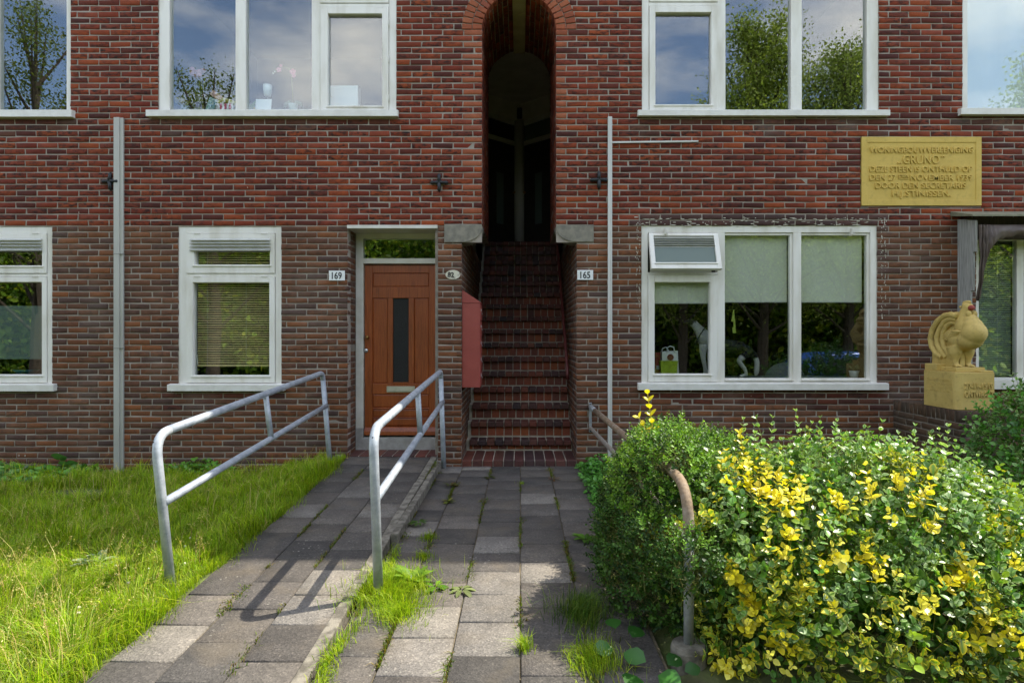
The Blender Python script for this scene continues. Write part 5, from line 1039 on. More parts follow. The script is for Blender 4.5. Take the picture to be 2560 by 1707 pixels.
def slabs(par, cols, f, slope, light):
    cnt = 0
    for ci, (x0, x1) in enumerate(cols):
        y = -0.03 - (0.15 if ci % 2 else 0.0); first = True
        if ci % 2: rows = [(-0.03, -0.18)]; y = -0.18
        else: rows = []
        while y > -4.8: rows.append((y, y - 0.303)); y -= 0.303
        for ri, (a, b) in enumerate(rows):
            o = link('slab', random.choice(SLB), None, par); xm, ym = (x0 + x1) / 2, (a + b) / 2
            o.location = (xm, ym, f(ym) + random.uniform(-0.003, 0.003)); o.rotation_euler = (math.atan(slope) + random.gauss(0, 0.004), random.gauss(0, 0.005), random.gauss(0, 0.004) + random.choice((0, math.pi / 2, math.pi)) * 0)
            o.scale = ((x1 - x0 - 0.007) / 0.294, (a - b - 0.007) / 0.294, 1); c = random.choice(DARKS)
            if (ci, ri) in light or random.random() < 0.03: c = random.choice(LIGHTS)
            k = random.uniform(0.85, 1.15) * 0.70; o.color = (c[0] * k, c[1] * k, c[2] * k, 1)
slabs(path, [(-0.84, -0.602), (-0.602, -0.302), (-0.302, 0.0), (0.0, 0.302), (0.302, 0.612)], PATH, 0.0081, {(0, 0), (1, 0), (2, 7), (2, 10), (2, 11), (3, 4), (1, 11), (1, 12), (0, 6), (3, 9)})
slabs(rampo, [(-1.797, -1.512), (-1.512, -1.224), (-1.224, -0.938)], RAMP, 0.0415, {(2, 9), (2, 10), (0, 5), (0, 11), (2, 5)})
def kerb(x0, x1, ya, yb_, f, up, lab, n):
    o = thing('kerb_edging', lab, 'kerb', ((x0 + x1) / 2, (ya + yb_) / 2, f((ya + yb_) / 2) - 0.1))
    for i in range(n):
        a = ya + (yb_ - ya) * i / n; b = ya + (yb_ - ya) * (i + 1) / n + 0.006; q = MB(); dx = random.uniform(-0.003, 0.003); dz = random.uniform(-0.004, 0.004)
        q.add([(x0 + dx, b, f(b) - 0.16), (x1 + dx, b, f(b) - 0.16), (x1 + dx, a, f(a) - 0.16), (x0 + dx, a, f(a) - 0.16), (x0 + dx, b, f(b) + up + dz), (x1 + dx, b, f(b) + up + dz), (x1 + dx, a, f(a) + up + dz), (x0 + dx, a, f(a) + up + dz)], [(3, 2, 1, 0), (4, 5, 6, 7), (0, 1, 5, 4), (1, 2, 6, 5), (2, 3, 7, 6), (3, 0, 4, 7)])
        q.build('kerb_stone', 'concrete_moss', o, bevel=0.006)
kerb(-0.934, -0.872, -0.06, -4.9, RAMP, 0.016, 'concrete kerb edging along the right side of the ramp', 5)
kerb(-0.868, -0.818, -0.12, -2.3, lambda y: PATH(y) + 0.045 + 0.012 * (y + 2.3) / 2.2 + 0.012, 0.012, 'second lower concrete kerb strip between ramp and path', 3)
kerb(-1.862, -1.802, -0.06, -4.9, RAMP, -0.022, 'low concrete kerb edging between ramp and grass', 5)
q = MB(); q.box(-1.94, -1.86, -0.10, -0.02, 0.0, 0.125); tag(q.build('kerb_block', 'concrete_moss', None, bevel=0.006), 'small concrete block at the top left corner of the ramp', 'kerb')
# ================= plants: helpers =================
def hexs(cols, k=1.0): return k * np.array([lin(c)[:3] for c in cols])
def blades(P, hgt, wid, col, lean=0.5, tipcol=1.25):
    n = len(P); a = rng.random(n) * 2 * math.pi; l = 3.0 * np.sin(6.1 * P[:, 0] + 2.7 * P[:, 1]) + 2.2 * np.cos(5.3 * P[:, 1] - 3 * P[:, 0]) + rng.normal(0, 0.9, n); ln = np.abs(rng.normal(0, lean, n)) * hgt
    wx, wy = np.cos(a) * wid / 2, np.sin(a) * wid / 2; lx, ly = np.cos(l) * ln, np.sin(l) * ln
    V = np.zeros((n, 5, 3)); V[:, 0] = P + np.stack([-wx, -wy, 0 * wx], 1); V[:, 1] = P + np.stack([wx, wy, 0 * wx], 1)
    m = P + np.stack([lx * 0.35, ly * 0.35, hgt * 0.6], 1); V[:, 2] = m + np.stack([-wx, -wy, 0 * wx], 1) * 0.75; V[:, 3] = m + np.stack([wx, wy, 0 * wx], 1) * 0.75
    V[:, 4] = P + np.stack([lx, ly, hgt * np.clip(1 - 0.25 * np.abs(ln) / hgt, 0.4, 1)], 1)
    Fc = (np.arange(n)[:, None] * 5 + np.array([0, 1, 3, 0, 3, 2, 2, 3, 4])[None]).reshape(-1)
    C_ = np.repeat(col[:, None], 5, 1).copy(); C_[:, 0:2] *= 0.75; C_[:, 4] *= tipcol  # blade bases darkened: shade painted into the grass colour
    return V.reshape(-1, 3), Fc, C_.reshape(-1, 3)
def merge(parts):
    V, Fc, C_, b = [], [], [], 0
    for v, f, c in parts: V.append(v); Fc.append(np.asarray(f) + b); C_.append(c); b += len(v)
    return np.concatenate(V), np.concatenate(Fc), np.concatenate(C_)
US = np.array([0.0, 0.28, 0.58, 0.86, 1.0]); HS = np.array([0.0, 0.82, 1.0, 0.55, 0.0])
LTRI = np.array([(0, 5, 1), (5, 6, 2), (5, 2, 1), (6, 7, 3), (6, 3, 2), (7, 4, 3), (0, 1, 8), (8, 2, 9), (8, 1, 2), (9, 3, 10), (9, 2, 3), (10, 3, 4)])
def leaf_local(ratio=0.32, fold=0.12, droop=0.12):
    L_ = np.zeros((11, 3))
    for i in range(5): L_[i] = (US[i], 0, -droop * US[i] ** 2)
    for k, s_ in ((5, 1), (8, -1)):
        for i in range(3): L_[k + i] = (US[i + 1], s_ * ratio * HS[i + 1], -droop * US[i + 1] ** 2 + fold * HS[i + 1] * ratio * 2)
    return L_
def nrm(v): return v / np.maximum(1e-9, np.linalg.norm(v, axis=-1, keepdims=True))
def frames(A, Nn): A = nrm(A); Nn = nrm(Nn - A * (A * Nn).sum(1, keepdims=True)); return A, np.cross(Nn, A), Nn
def leaves(P, A, Nn, size, cc, ce, ratio=0.32, fold=0.12, droop=0.12):
    A, B, Nn = frames(A, Nn); L_ = leaf_local(ratio, fold, droop); n = len(P)
    V = P[:, None] + size[:, None, None] * (L_[None, :, 0:1] * A[:, None] + L_[None, :, 1:2] * B[:, None] + L_[None, :, 2:3] * Nn[:, None])
    Fc = (np.arange(n)[:, None, None] * 11 + LTRI[None]).reshape(-1); C_ = np.empty((n, 11, 3)); C_[:, :5] = cc[:, None]; C_[:, 4] = ce; C_[:, 5:] = ce[:, None]
    return V.reshape(-1, 3), Fc, C_.reshape(-1, 3)
def foliage(name, parts, m_, parent=None, kind=None, smooth=False):
    V, Fc, C_ = merge(parts); o = link(name, mesh_np(name, V, Fc, 3, {'col': C_}, smooth), m_, parent)
    if kind: tag(o, kind=kind)
    return o
def pick(cols, n, var=0.18): c = cols[rng.integers(0, len(cols), n)]; return c * (1 + rng.normal(0, var, (n, 1))).clip(0.5, 1.6)
def sample_blobs(blobs, n, zmin=0.0, jit=0.06):
    B = np.array(blobs, float); area = (B[:, 3] * B[:, 4] + B[:, 4] * B[:, 5] + B[:, 3] * B[:, 5]); k = rng.choice(len(B), n * 3, p=area / area.sum())
    u = nrm(rng.normal(size=(n * 3, 3))); b = B[k]; rad = 1 + rng.normal(0, jit, (n * 3, 1)); P = b[:, :3] + u * b[:, 3:] * rad; Nn = nrm(u / b[:, 3:])
    ok = P[:, 2] > zmin
    for i, q_ in enumerate(B): ok &= ~((k != i) & ((((P - q_[:3]) / (q_[3:] * 0.9)) ** 2).sum(1) < 1))
    idx = np.flatnonzero(ok)[:n]; return P[idx], Nn[idx]
def fill_blobs(blobs, n, lo=0.5, hi=0.95):
    B = np.array(blobs, float); vol = B[:, 3] * B[:, 4] * B[:, 5]; k = rng.choice(len(B), n, p=vol / vol.sum()); u = nrm(rng.normal(size=(n, 3))); return B[k, :3] + u * B[k, 3:] * (rng.uniform(lo ** 3, hi ** 3, (n, 1)) ** (1 / 3)), u
# ================= lawn =================
GC = hexs(['#86a81a', '#98b422', '#74981a', '#aabe2c', '#b2bc34', '#8caa1e'], 0.86)
n = 116000; D_ = rng.uniform(2.2 ** 2, 6.22 ** 2, n) ** 0.5; x = -rng.uniform(0.0, 1.02, n) * (D_ * 0.90 + 0.15); y = D_ - D0
x[-16000:] = -1.8 - rng.uniform(0, 4.6, 16000); y[-16000:] = rng.uniform(-4.6, -0.05, 16000)
patch = np.sin(5.1 * x + 1.3) * np.cos(4.3 * y) + 0.6 * np.sin(11 * x - 7 * y)
bare = ((x + 4.0) / 0.55) ** 2 + ((y + 0.95) / 0.22) ** 2
ok = (x < -1.83 + 0.04 * np.sin(9 * y) + 0.04 * np.sin(23 * y) + 0.06 * rng.random(n)) & (y < -0.03) & (bare > rng.uniform(0.3, 1.2, n)) & (rng.random(n) < np.where(y > -0.35, 0.45, 1.0)); x, y, patch = x[ok], y[ok], patch[ok]; n = len(x)
h = (0.085 + 0.026 * patch + 0.045 * rng.random(n)) * np.where(y > -0.5, 0.8, 1) * np.where(rng.random(n) < 0.06, 1.6, 1); h = np.clip(h, 0.03, 0.24)
clump = np.sin(17 * x + 9 * y) * np.sin(13 * y - 7 * x + 1.0); h = h * (1 + 0.45 * clump); h = np.clip(h, 0.03, 0.26)
col = pick(GC, n, 0.2) * (1 + 0.18 * clump)[:, None]; dry = rng.random(n) < 0.06 + 0.05 * (patch > 0.7); col[dry] = pick(hexs(['#a9a05a', '#b8a768']), int(dry.sum()))
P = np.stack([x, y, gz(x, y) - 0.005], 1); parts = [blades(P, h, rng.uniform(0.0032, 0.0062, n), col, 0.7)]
# edge fringe hanging over the ramp
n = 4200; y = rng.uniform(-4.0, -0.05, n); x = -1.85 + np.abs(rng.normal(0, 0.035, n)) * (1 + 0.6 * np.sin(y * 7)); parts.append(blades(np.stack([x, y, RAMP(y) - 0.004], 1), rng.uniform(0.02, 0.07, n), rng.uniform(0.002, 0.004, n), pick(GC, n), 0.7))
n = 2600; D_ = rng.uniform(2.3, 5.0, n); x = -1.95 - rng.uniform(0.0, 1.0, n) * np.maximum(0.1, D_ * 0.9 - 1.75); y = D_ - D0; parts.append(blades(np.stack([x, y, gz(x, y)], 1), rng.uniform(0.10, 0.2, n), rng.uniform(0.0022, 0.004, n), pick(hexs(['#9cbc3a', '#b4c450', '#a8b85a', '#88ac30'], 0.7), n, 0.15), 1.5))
# flowering stalks with seed heads
n = 560; D_ = rng.uniform(2.4, 5.9, n); x = -1.9 - rng.uniform(0.0, 1.0, n) * np.maximum(0.1, D_ * 0.9 - 1.7); y = D_ - D0
h = rng.uniform(0.12, 0.27, n); a = rng.random(n) * 6.28; lean = rng.uniform(0.1, 0.9, n) * h; P = np.stack([x, y, gz(x, y)], 1); tip = P + np.stack([np.cos(a) * lean, np.sin(a) * lean, h], 1)
SC = hexs(['#cabf78', '#c0a868', '#b09460', '#d2c888'])
col = pick(SC, n); w_ = np.stack([-np.sin(a), np.cos(a), 0 * a], 1) * 0.0012; mid = (P + tip) / 2 - np.stack([np.cos(a) * lean * 0.18, np.sin(a) * lean * 0.18, -h * 0.06], 1)
V = np.stack([P - w_, P + w_, mid - w_, mid + w_, tip], 1).reshape(-1, 3); Fc = (np.arange(n)[:, None] * 5 + np.array([0, 1, 3, 0, 3, 2, 2, 3, 4])[None]).reshape(-1); parts.append((V, Fc, np.repeat(col, 5, 0)))
m = 14; t = rng.uniform(0.55, 1.0, (n, m, 1)); sp = mid[:, None] * (1 - t) + tip[:, None] * t if False else (1 - t) ** 2 * P[:, None] + 2 * t * (1 - t) * mid[:, None] + t * t * tip[:, None]
sp = (sp + rng.normal(0, 0.005, (n, m, 3))).reshape(-1, 3); k = len(sp); parts.append(leaves(sp, rng.normal(size=(k, 3)) + np.array([0, 0, 1.0]), rng.normal(size=(k, 3)), rng.uniform(0.005, 0.011, k), pick(SC, k), pick(SC, k), 0.22))
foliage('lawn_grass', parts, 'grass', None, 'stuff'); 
tag(bpy.data.objects['lawn_grass'], 'long green grass with dry seed heads left of the ramp', 'grass')
# small white clover heads
n = 26; x = rng.uniform(-2.6, -1.9, n); y = rng.uniform(-3.4, -2.3, n); q = MB()
for a, b in zip(x, y): q.ball((a, b, float(gz(a, b)) + 0.06), (0.008, 0.008, 0.007), 7, 5); q.tube([(a, b, float(gz(a, b))), (a, b, float(gz(a, b)) + 0.056)], 0.001, 4)
tag(q.build('clover_flowers', mat('clover_white', '#cfc9b4', rough=0.8)), 'tiny white clover heads scattered in the grass near the handrail', 'flowers', None, 'stuff')
# ================= weeds and tufts in the paving =================
def tuft(x, y, r, h, n, z, lab, group=None, name='grass_tuft', cols=GC):
    a = rng.random(n) * 6.28; d_ = np.abs(rng.normal(0, r, n)); P = np.stack([x + np.cos(a) * d_, y + np.sin(a) * d_ * 1.3, np.full(n, z - 0.004)], 1)
    o = foliage(name, [blades(P, h * rng.uniform(0.4, 1.15, n), rng.uniform(0.002, 0.004, n), pick(cols, n, 0.22), 0.75)], 'grass'); return tag(o, lab, 'grass', group)
tuft(-0.70, -3.02, 0.12, 0.10, 3400, PATH(-3), 'bright grass clump round the foot of the middle handrail'); tuft(-0.60, -3.28, 0.07, 0.07, 1300, PATH(-3.3), 'grass clump on the path just in front of the middle handrail foot')
tuft(-0.60, -2.55, 0.035, 0.05, 240, PATH(-2.5), 'grass tuft in the left joint of the path behind the handrail foot'); tuft(-0.63, -2.2, 0.04, 0.05, 260, PATH(-2.2), 'grass tuft beside the end of the lower kerb strip')
tuft(0.30, -3.30, 0.085, 0.12, 1100, PATH(-3.3), 'loose grass clump in the right joint of the path near the bush', cols=hexs(['#4a6a22', '#5d7a2a', '#3f5f1e', '#7a8a3a'])); tuft(0.32, -3.72, 0.075, 0.09, 1000, PATH(-3.7), 'grass clump low on the path beside the concrete footing'); tuft(0.02, -3.62, 0.02, 0.08, 180, PATH(-3.6), 'thin grass tuft standing in the middle joint of the path')
tuft(0.02, -0.75, 0.022, 0.03, 60, PATH(-0.7), 'tiny grass tuft on the path close to the stair foot')
JC = hexs(['#54701f', '#6a7a2a', '#7a6a34', '#5a5a28'])
parts = []
for (x, f, n) in ((-0.602, PATH, 3200), (-0.302, PATH, 1500), (0.0, PATH, 1300), (0.302, PATH, 3200), (-1.512, RAMP, 2000), (-1.224, RAMP, 1300), (-0.868, RAMP, 2200), (-0.815, PATH, 2600)):
    yy = rng.uniform(-4.3, -0.1, n); keep = np.sin(yy * 5.3 + x * 9) + 0.7 * np.sin(yy * 13.0 + x) > 0.25; yy = yy[keep]; k = len(yy)
    P = np.stack([x + rng.normal(0, 0.007, k) * (1 + 1.8 * (np.sin(yy * 3.1 + x * 5) > 0.55)), yy, f(yy) - 0.008], 1); parts.append(blades(P, rng.uniform(0.010, 0.034, k), rng.uniform(0.003, 0.007, k), pick(JC, k, 0.25), 0.9))
n = 2600; yy = rng.uniform(-4.2, -2.3, n); xx = -0.80 + rng.normal(0, 0.022, n) + 0.02 * np.sin(yy * 9); keep = (np.sin(yy * 6.3) + rng.normal(0, 0.6, n)) > -0.2; xx, yy = xx[keep], yy[keep]; parts.append(blades(np.stack([xx, yy, PATH(yy) - 0.004], 1), rng.uniform(0.015, 0.05, len(xx)), rng.uniform(0.0025, 0.005, len(xx)), pick(GC, len(xx), 0.2), 0.8))
tag(foliage('joint_moss', parts, 'grass', None, 'stuff'), 'moss and seedlings along the paving joints', 'moss')
# rosettes of dandelion-like weeds
def rosette(x, y, z, r, n, lab, cols, group=None, name='dandelion', flat=0.25, ratio=0.2, cat='weed'):
    a = np.linspace(0, 2 * math.pi * 2.618 * n / 4, n); t = rng.uniform(flat * 0.5, flat * 1.8, n); A = np.stack([np.cos(a), np.sin(a), t], 1); P = np.stack([x + 0.01 * np.cos(a), y + 0.01 * np.sin(a), np.full(n, z)], 1)
    c = pick(hexs(cols), n, 0.15); o = thing(name, lab, cat, (x, y, z), group)
    for i in range(n):
        V, Fc, C_ = leaves(P[i:i + 1], A[i:i + 1], np.array([[0, 0, 1.0]]), np.array([r * random.uniform(0.7, 1.1)]), c[i:i + 1] * 1.15, c[i:i + 1], ratio, 0.15, 0.35); link('leaf', mesh_np('leaf', V, Fc, 3, {'col': C_}), 'leaf', o)
DG = ['#4f7a22', '#5f8a2a', '#456a1e']
rosette(-0.60, -2.93, PATH(-2.9) + 0.01, 0.13, 14, 'bright broad-leaved weed among the grass at the middle handrail', ['#5f8024', '#6f8e2c'], flat=0.9); rosette(-0.32, -3.02, PATH(-3) + 0.008, 0.085, 12, 'flat pale weed rosette on the middle of the path', ['#6f7a4a', '#7f8a58'], flat=0.12)
rosette(-0.47, -2.98, PATH(-3) + 0.008, 0.07, 9, 'small weed rosette between the grass clump and the flat pale rosette', DG); rosette(0.44, -2.25, PATH(-2.2) + 0.008, 0.09, 11, 'green weed rosette on the path near the ground cover', DG, flat=0.5)
rosette(-0.74, -1.95, PATH(-2) + 0.03, 0.07, 10, 'dark weed at the end of the lower kerb strip', ['#3f5a22', '#4a6a28']); rosette(-0.30, -0.55, PATH(-0.5) + 0.008, 0.06, 9, 'dark low weed on the path before the stairs', ['#46521f', '#5a5228'], flat=0.3); rosette(0.32, -0.62, PATH(-0.6) + 0.008, 0.06, 8, 'reddish weed in the right joint near the stairs', ['#5a5228', '#6a4a2a'], flat=0.5)
rosette(-0.64, -0.85, PATH(-0.8) + 0.008, 0.07, 9, 'brownish weed in the joint beside the lower kerb', ['#5a4a28', '#4a5224'], flat=0.4); rosette(-0.60, -1.35, PATH(-1.3) + 0.008, 0.06, 9, 'weed with small yellow tips halfway up the left path joint', ['#6a6a28', '#4f5a22'], flat=0.4)
# grey-green feathery plant in the lawn
o = thing('feathery_plant', 'pale grey-green feathery plant in the middle of the grass', 'plant', (-2.95, -2.55, -0.05))
px_, py_ = -2.52, -2.72
for i in range(9):
    a = i * 0.75 + 0.3; ln = random.uniform(0.11, 0.17); dr = Vector((math.cos(a), math.sin(a) * 0.8, random.uniform(0.5, 1.2))).normalized(); n = 46; t = np.linspace(0.1, 1, n); base_ = np.array([px_, py_, float(gz(px_, py_)) + 0.06])
    P = base_ + np.outer(t * ln, np.array(dr)) + np.stack([0 * t, 0 * t, -0.05 * t * t], 1); sd = np.cross(np.array(dr), [0, 0, 1.0]); sg = np.where(np.arange(n) % 2, 1, -1)[:, None]
    c = pick(hexs(['#9aa882', '#a8b48e', '#8a9a74']), n, 0.1); link('leaf', (lambda v: mesh_np('leaf', v[0], v[1], 3, {'col': v[2]}))(leaves(P, sd * sg + np.array(dr) * 0.5, np.tile([0, 0, 1.0], (n, 1)), 0.042 * (1.1 - t * 0.7), c, c, 0.16)), 'leaf', o)
o.location = (px_, py_, float(gz(px_, py_)))
for ch in o.children: ch.matrix_parent_inverse = Matrix.Translation(-Vector(o.location))
# low leafy weeds at the foot of the wall
def lowplants(name, lab, x0, x1, y0, y1, n, hmax, size, cols, ratio=0.4, cat='plants', f=gz):
    x = rng.uniform(x0, x1, n); y = rng.uniform(y0, y1, n); h = hmax * rng.random(n) ** 0.7 * (0.7 + 0.3 * np.sin(x * 9) * np.cos(y * 7)); A = np.stack([rng.normal(size=n), rng.normal(size=n), rng.uniform(-0.1, 0.8, n)], 1)
    P = np.stack([x, y, f(x, y) + h], 1); c = pick(hexs(cols), n, 0.2); return tag(foliage(name, [leaves(P, A, np.tile([0, -0.25, 1.0], (n, 1)) + rng.normal(0, 0.35, (n, 3)), size * rng.uniform(0.6, 1.2, n), c * 1.1, c, ratio)], 'leaf', None, 'stuff'), lab, cat)
lowplants('wall_weeds', 'low green weeds along the wall left of the drainpipe', -5.6, -4.35, -0.75, -0.05, 1500, 0.11, 0.06, ['#4f7f26', '#5f9230', '#3f6a20', '#6fa038'])
lowplants('wall_weeds', 'green weeds at the wall right of the drainpipe', -3.6, -2.95, -0.35, -0.05, 420, 0.13, 0.05, ['#4f7f26', '#5f9230', '#6a8a2c'])
o = thing('mallow_plant', 'plant with three round pale leaves against the wall left of the drainpipe', 'plant', (-4.72, -0.12, -0.05))
for (dx, dz, r) in ((0.0, 0.16, 0.085), (0.06, 0.09, 0.07), (0.14, 0.10, 0.06)):
    q = MB(); c = Vector((-4.75 + dx, -0.15, -0.05 + dz)); nl = 14; q.add([tuple(c)] + [tuple(c + Vector((r * (0.85 + 0.15 * math.cos(5 * t)) * math.cos(t), -r * 0.55 * math.sin(t), r * 0.55 * math.sin(t) + 0.012))) for t in np.linspace(0, 2 * math.pi, nl, endpoint=False)], [(0, 1 + (i + 1) % nl, 1 + i) for i in range(nl)]); q.build('leaf', mat('mallow_leaf', '#5f9245', '#6fa352', 20, 0.6), o); q = MB(); q.tube([(-4.72, -0.12, -0.06), tuple(c)], 0.003, 5); q.build('stalk', 'twig', o)
# nettle-like ground cover right of the path
x0 = rng.uniform(0.62, 1.02, 4200); y0 = rng.uniform(-2.75, -0.06, 4200); hh = 0.19 * (0.55 + 0.45 * np.sin(x0 * 21 + 2) * np.cos(y0 * 8)) * np.clip((x0 - 0.56) / 0.15, 0.25, 1) * rng.random(4200) ** 0.45
P = np.stack([x0 - 0.05 * rng.random(4200), y0, gz(x0, y0) + 0.03 + hh], 1); A = np.stack([rng.normal(size=4200), rng.normal(size=4200) - 0.3, rng.uniform(-0.2, 0.5, 4200)], 1); c = pick(hexs(['#4c8230', '#5a9438', '#3f7028', '#6aa244', '#548a34']), 4200, 0.2)
tag(foliage('ground_cover', [leaves(P, A, np.tile([0, -0.3, 1.0], (4200, 1)) + rng.normal(0, 0.4, (4200, 3)), rng.uniform(0.022, 0.05, 4200), c * 1.1, c, 0.42, 0.1)], 'leaf', None, 'stuff'), 'fresh green nettle-like ground cover between path and worn handrail', 'plants')
# heart-shaped leaves at the concrete footing
o = thing('bindweed', 'big heart-shaped green leaves beside the round concrete footing', 'plant', (0.52, -3.72, -0.04))
HL = leaf_local(0.45, 0.05, 0.2)
for (x, y, z, s_, a) in ((0.49, -3.66, 0.05, 0.09, 1.0), (0.52, -3.80, 0.02, 0.10, 2.6), (0.60, -3.84, 0.03, 0.08, 0.6), (0.40, -3.70, 0.02, 0.09, 3.4), (0.43, -3.58, 0.05, 0.085, 1.7), (0.55, -3.88, 0.01, 0.10, -0.8), (0.66, -3.87, 0.02, 0.07, 0.2), (0.46, -3.90, 0.02, 0.1, -2.0)):
    c = pick(hexs(['#2f5a20', '#3a6a28', '#28501c']), 1); v = leaves(np.array([[x, y, z]]), np.array([[math.cos(a), math.sin(a), 0.25]]), np.array([[0, -0.5, 1.0]]), np.array([s_]), c * 1.15, c, 0.45, 0.05, 0.2); link('leaf', mesh_np('leaf', v[0], v[1], 3, {'col': v[2]}), 'leaf', o)
# ================= shrubs =================
def shoots(P, Nn, K, ln, size, cc, ce, up=0.7, jit=0.35, ratio=0.36, spread=0.75, stems=None, trunc=None):
    # opposite leaf pairs along short shoots; cc, ce per shoot colours
    n = len(P); s_ = nrm(0.6 * Nn + np.array([0, 0, up]) + rng.normal(0, jit, (n, 3))); r1 = nrm(np.cross(s_, rng.normal(size=(n, 3)))); r2 = np.cross(s_, r1); out = []
    for k in range(K):
        t = (k + 0.5) / K; pos_ = P + s_ * (ln * t)[:, None]; ax = r1 if k % 2 == 0 else r2
        for sg in (1, -1):
            A = ax * sg * spread + s_ * (0.35 + 0.6 * t) + rng.normal(0, 0.15, (n, 3)); Nl = s_ - ax * sg * 0.35 + rng.normal(0, 0.25, (n, 3)); sz = size * (1.05 - 0.5 * t) * rng.uniform(0.75, 1.2, n); v = rng.normal(1, 0.12, (n, 1)).clip(0.6, 1.4)
            out.append((pos_, A, Nl, sz, cc * v, ce * v))
    return tuple(np.concatenate([o[i] for o in out]) for i in range(6)), s_
GREEN = hexs(['#447020', '#527e28', '#3a621c', '#60882e', '#4a7626'], 1.15); PALE = hexs(['#b0c68a', '#c0d09c', '#a0ba78']); YEL = hexs(['#e6da30', '#ecde40', '#dccc2a', '#eee45c', '#e2d02e'], 0.9); LIME = hexs(['#7c9a2a', '#8aa630', '#6c8c26'])
def px(u, v, D_): return np.array([(u - CX) * D_ / F, D_ - D0, EYE - (v - CY) * D_ / F])
def stems_mesh(name, P, s_, ln, r, m_, par):
    n = len(P); a = nrm(np.cross(s_, [0.3, 0.5, 0.8])); b = np.cross(s_, a); ring = [a, -0.5 * a + 0.87 * b, -0.5 * a - 0.87 * b]; V = np.zeros((n, 6, 3)); B0 = P - s_ * 0.10; T = P + s_ * ln[:, None]
    for i in range(3): V[:, i] = B0 + ring[i] * r; V[:, 3 + i] = T + ring[i] * r * 0.6
    Fc = (np.arange(n)[:, None, None] * 6 + np.array([(0, 1, 4, 3), (1, 2, 5, 4), (2, 0, 3, 5)])[None]).reshape(-1); return tag(link(name, mesh_np(name, V.reshape(-1, 3), Fc, 4), m_, par), kind='stuff')
def split_leaves(par, data, ratio, fold, nmax=300, score=None):
    # the nearest leaves become objects sharing eight meshes, all the others one joined part
    P, A, Nn, sz, cc, ce = data; camp = np.array([0, -D0, EYE]); d_ = np.linalg.norm(P - camp, axis=1); vis = (P[:, 2] > 0.0) & (np.abs(P[:, 0] / (P[:, 1] + D0)) < 0.84) & ((EYE - P[:, 2]) / (P[:, 1] + D0) < 0.57)
    sc = np.where(vis, sz / d_ * np.abs((nrm(Nn) * nrm(camp - P)).sum(1)), 0); idx = np.argsort(-sc)[:nmax]; rest = np.ones(len(P), bool); rest[idx] = False
    foliage('foliage', [leaves(P[rest], A[rest], Nn[rest], sz[rest], cc[rest], ce[rest], ratio, fold)], 'leaf', par, 'stuff')
    Af, Bf, Nf = frames(A[idx], Nn[idx]); L_ = leaf_local(ratio, fold, 0.12); cache = {}
    q8 = np.concatenate([cc[idx], ce[idx]], 1); key = [tuple(np.round(np.log2(q + 0.02) * 1.2).astype(int)) for q in q8]
    for j, i in enumerate(idx):
        if key[j] not in cache:
            C_ = np.empty((11, 3)); C_[:5] = cc[i]; C_[4:] = ce[i]; me = mesh_np('leaf', L_, LTRI.reshape(-1), 3, {'col': C_}); me.materials.append(M['leaf']); cache[key[j]] = me
        o = link('leaf', cache[key[j]], None, par); m_ = Matrix(np.column_stack([Af[j] * sz[i], Bf[j] * sz[i], Nf[j] * sz[i]]).tolist()).to_4x4(); m_.translation = Vector(P[i].tolist()); o.matrix_basis = m_
# -- big variegated euonymus
EB = [(1.18, -3.34, 0.30, 0.46, 0.50, 0.41), (1.72, -3.22, 0.33, 0.52, 0.55, 0.44), (2.20, -3.10, 0.25, 0.52, 0.55, 0.37), (1.5, -3.62, 0.14, 0.62, 0.34, 0.30), (2.15, -3.55, 0.12, 0.62, 0.40, 0.28), (2.75, -3.2, 0.14, 0.45, 0.5, 0.28), (1.05, -3.7, 0.05, 0.22, 0.22, 0.2)]
eu = thing('variegated_bush', 'large glossy green bush with bright yellow variegated shoots in the right foreground', 'bush', (1.7, -3.3, -0.04))
P, Nn = sample_blobs(EB, 3500, -0.02, 0.06); n = len(P)
cc = pick(GREEN, n, 0.18); ce = cc * 1.12; pe = rng.random(n) < 0.75; ce[pe] = cc[pe] * 0.35 + pick(PALE, int(pe.sum()), 0.12) * 0.65
lift = rng.random(n) < 0.22; cc[lift] = pick(LIME, int(lift.sum()), 0.15) * 0.8; ce[lift] = cc[lift] * 1.25
CL = [(1850, 1165, 2.95, 0.10), (1905, 1210, 2.85, 0.13), (1960, 1180, 2.9, 0.15), (2010, 1210, 2.9, 0.10), (1935, 1270, 2.75, 0.11), (1800, 1180, 2.9, 0.06), (2110, 1230, 2.85, 0.08), (2160, 1230, 2.85, 0.08), (2230, 1200, 2.9, 0.09), (2280, 1250, 2.85, 0.07), (2120, 1390, 2.65, 0.09), (2190, 1400, 2.65, 0.07), (2050, 1400, 2.6, 0.07), (2340, 1330, 2.75, 0.07), (2390, 1440, 2.65, 0.08), (2330, 1560, 2.5, 0.08), (2440, 1560, 2.55, 0.09), (2150, 1530, 2.45, 0.08), (2060, 1510, 2.45, 0.08), (2480, 1300, 2.85, 0.06), (1750, 1640, 2.3, 0.09), (1820, 1670, 2.3, 0.1), (1960, 1650, 2.3, 0.09), (1945, 1340, 2.68, 0.10), (1975, 1400, 2.6, 0.10), (2025, 1310, 2.7, 0.06), (1835, 1480, 2.45, 0.09), (1865, 1540, 2.42, 0.09), (2090, 1100, 3.1, 0.05), (2180, 1190, 2.9, 0.05), (2310, 1150, 3.0, 0.05), (2530, 1390, 2.75, 0.07), (2550, 1580, 2.6, 0.08), (2280, 1520, 2.5, 0.06), (1785, 1245, 2.85, 0.05), (1880, 1140, 3.0, 0.08), (2240, 1330, 2.75, 0.05)]
yl = np.zeros(n, bool); Ds = P[:, 1] + D0; Us = CX + P[:, 0] * F / Ds; Vs = CY - (P[:, 2] - EYE) * F / Ds
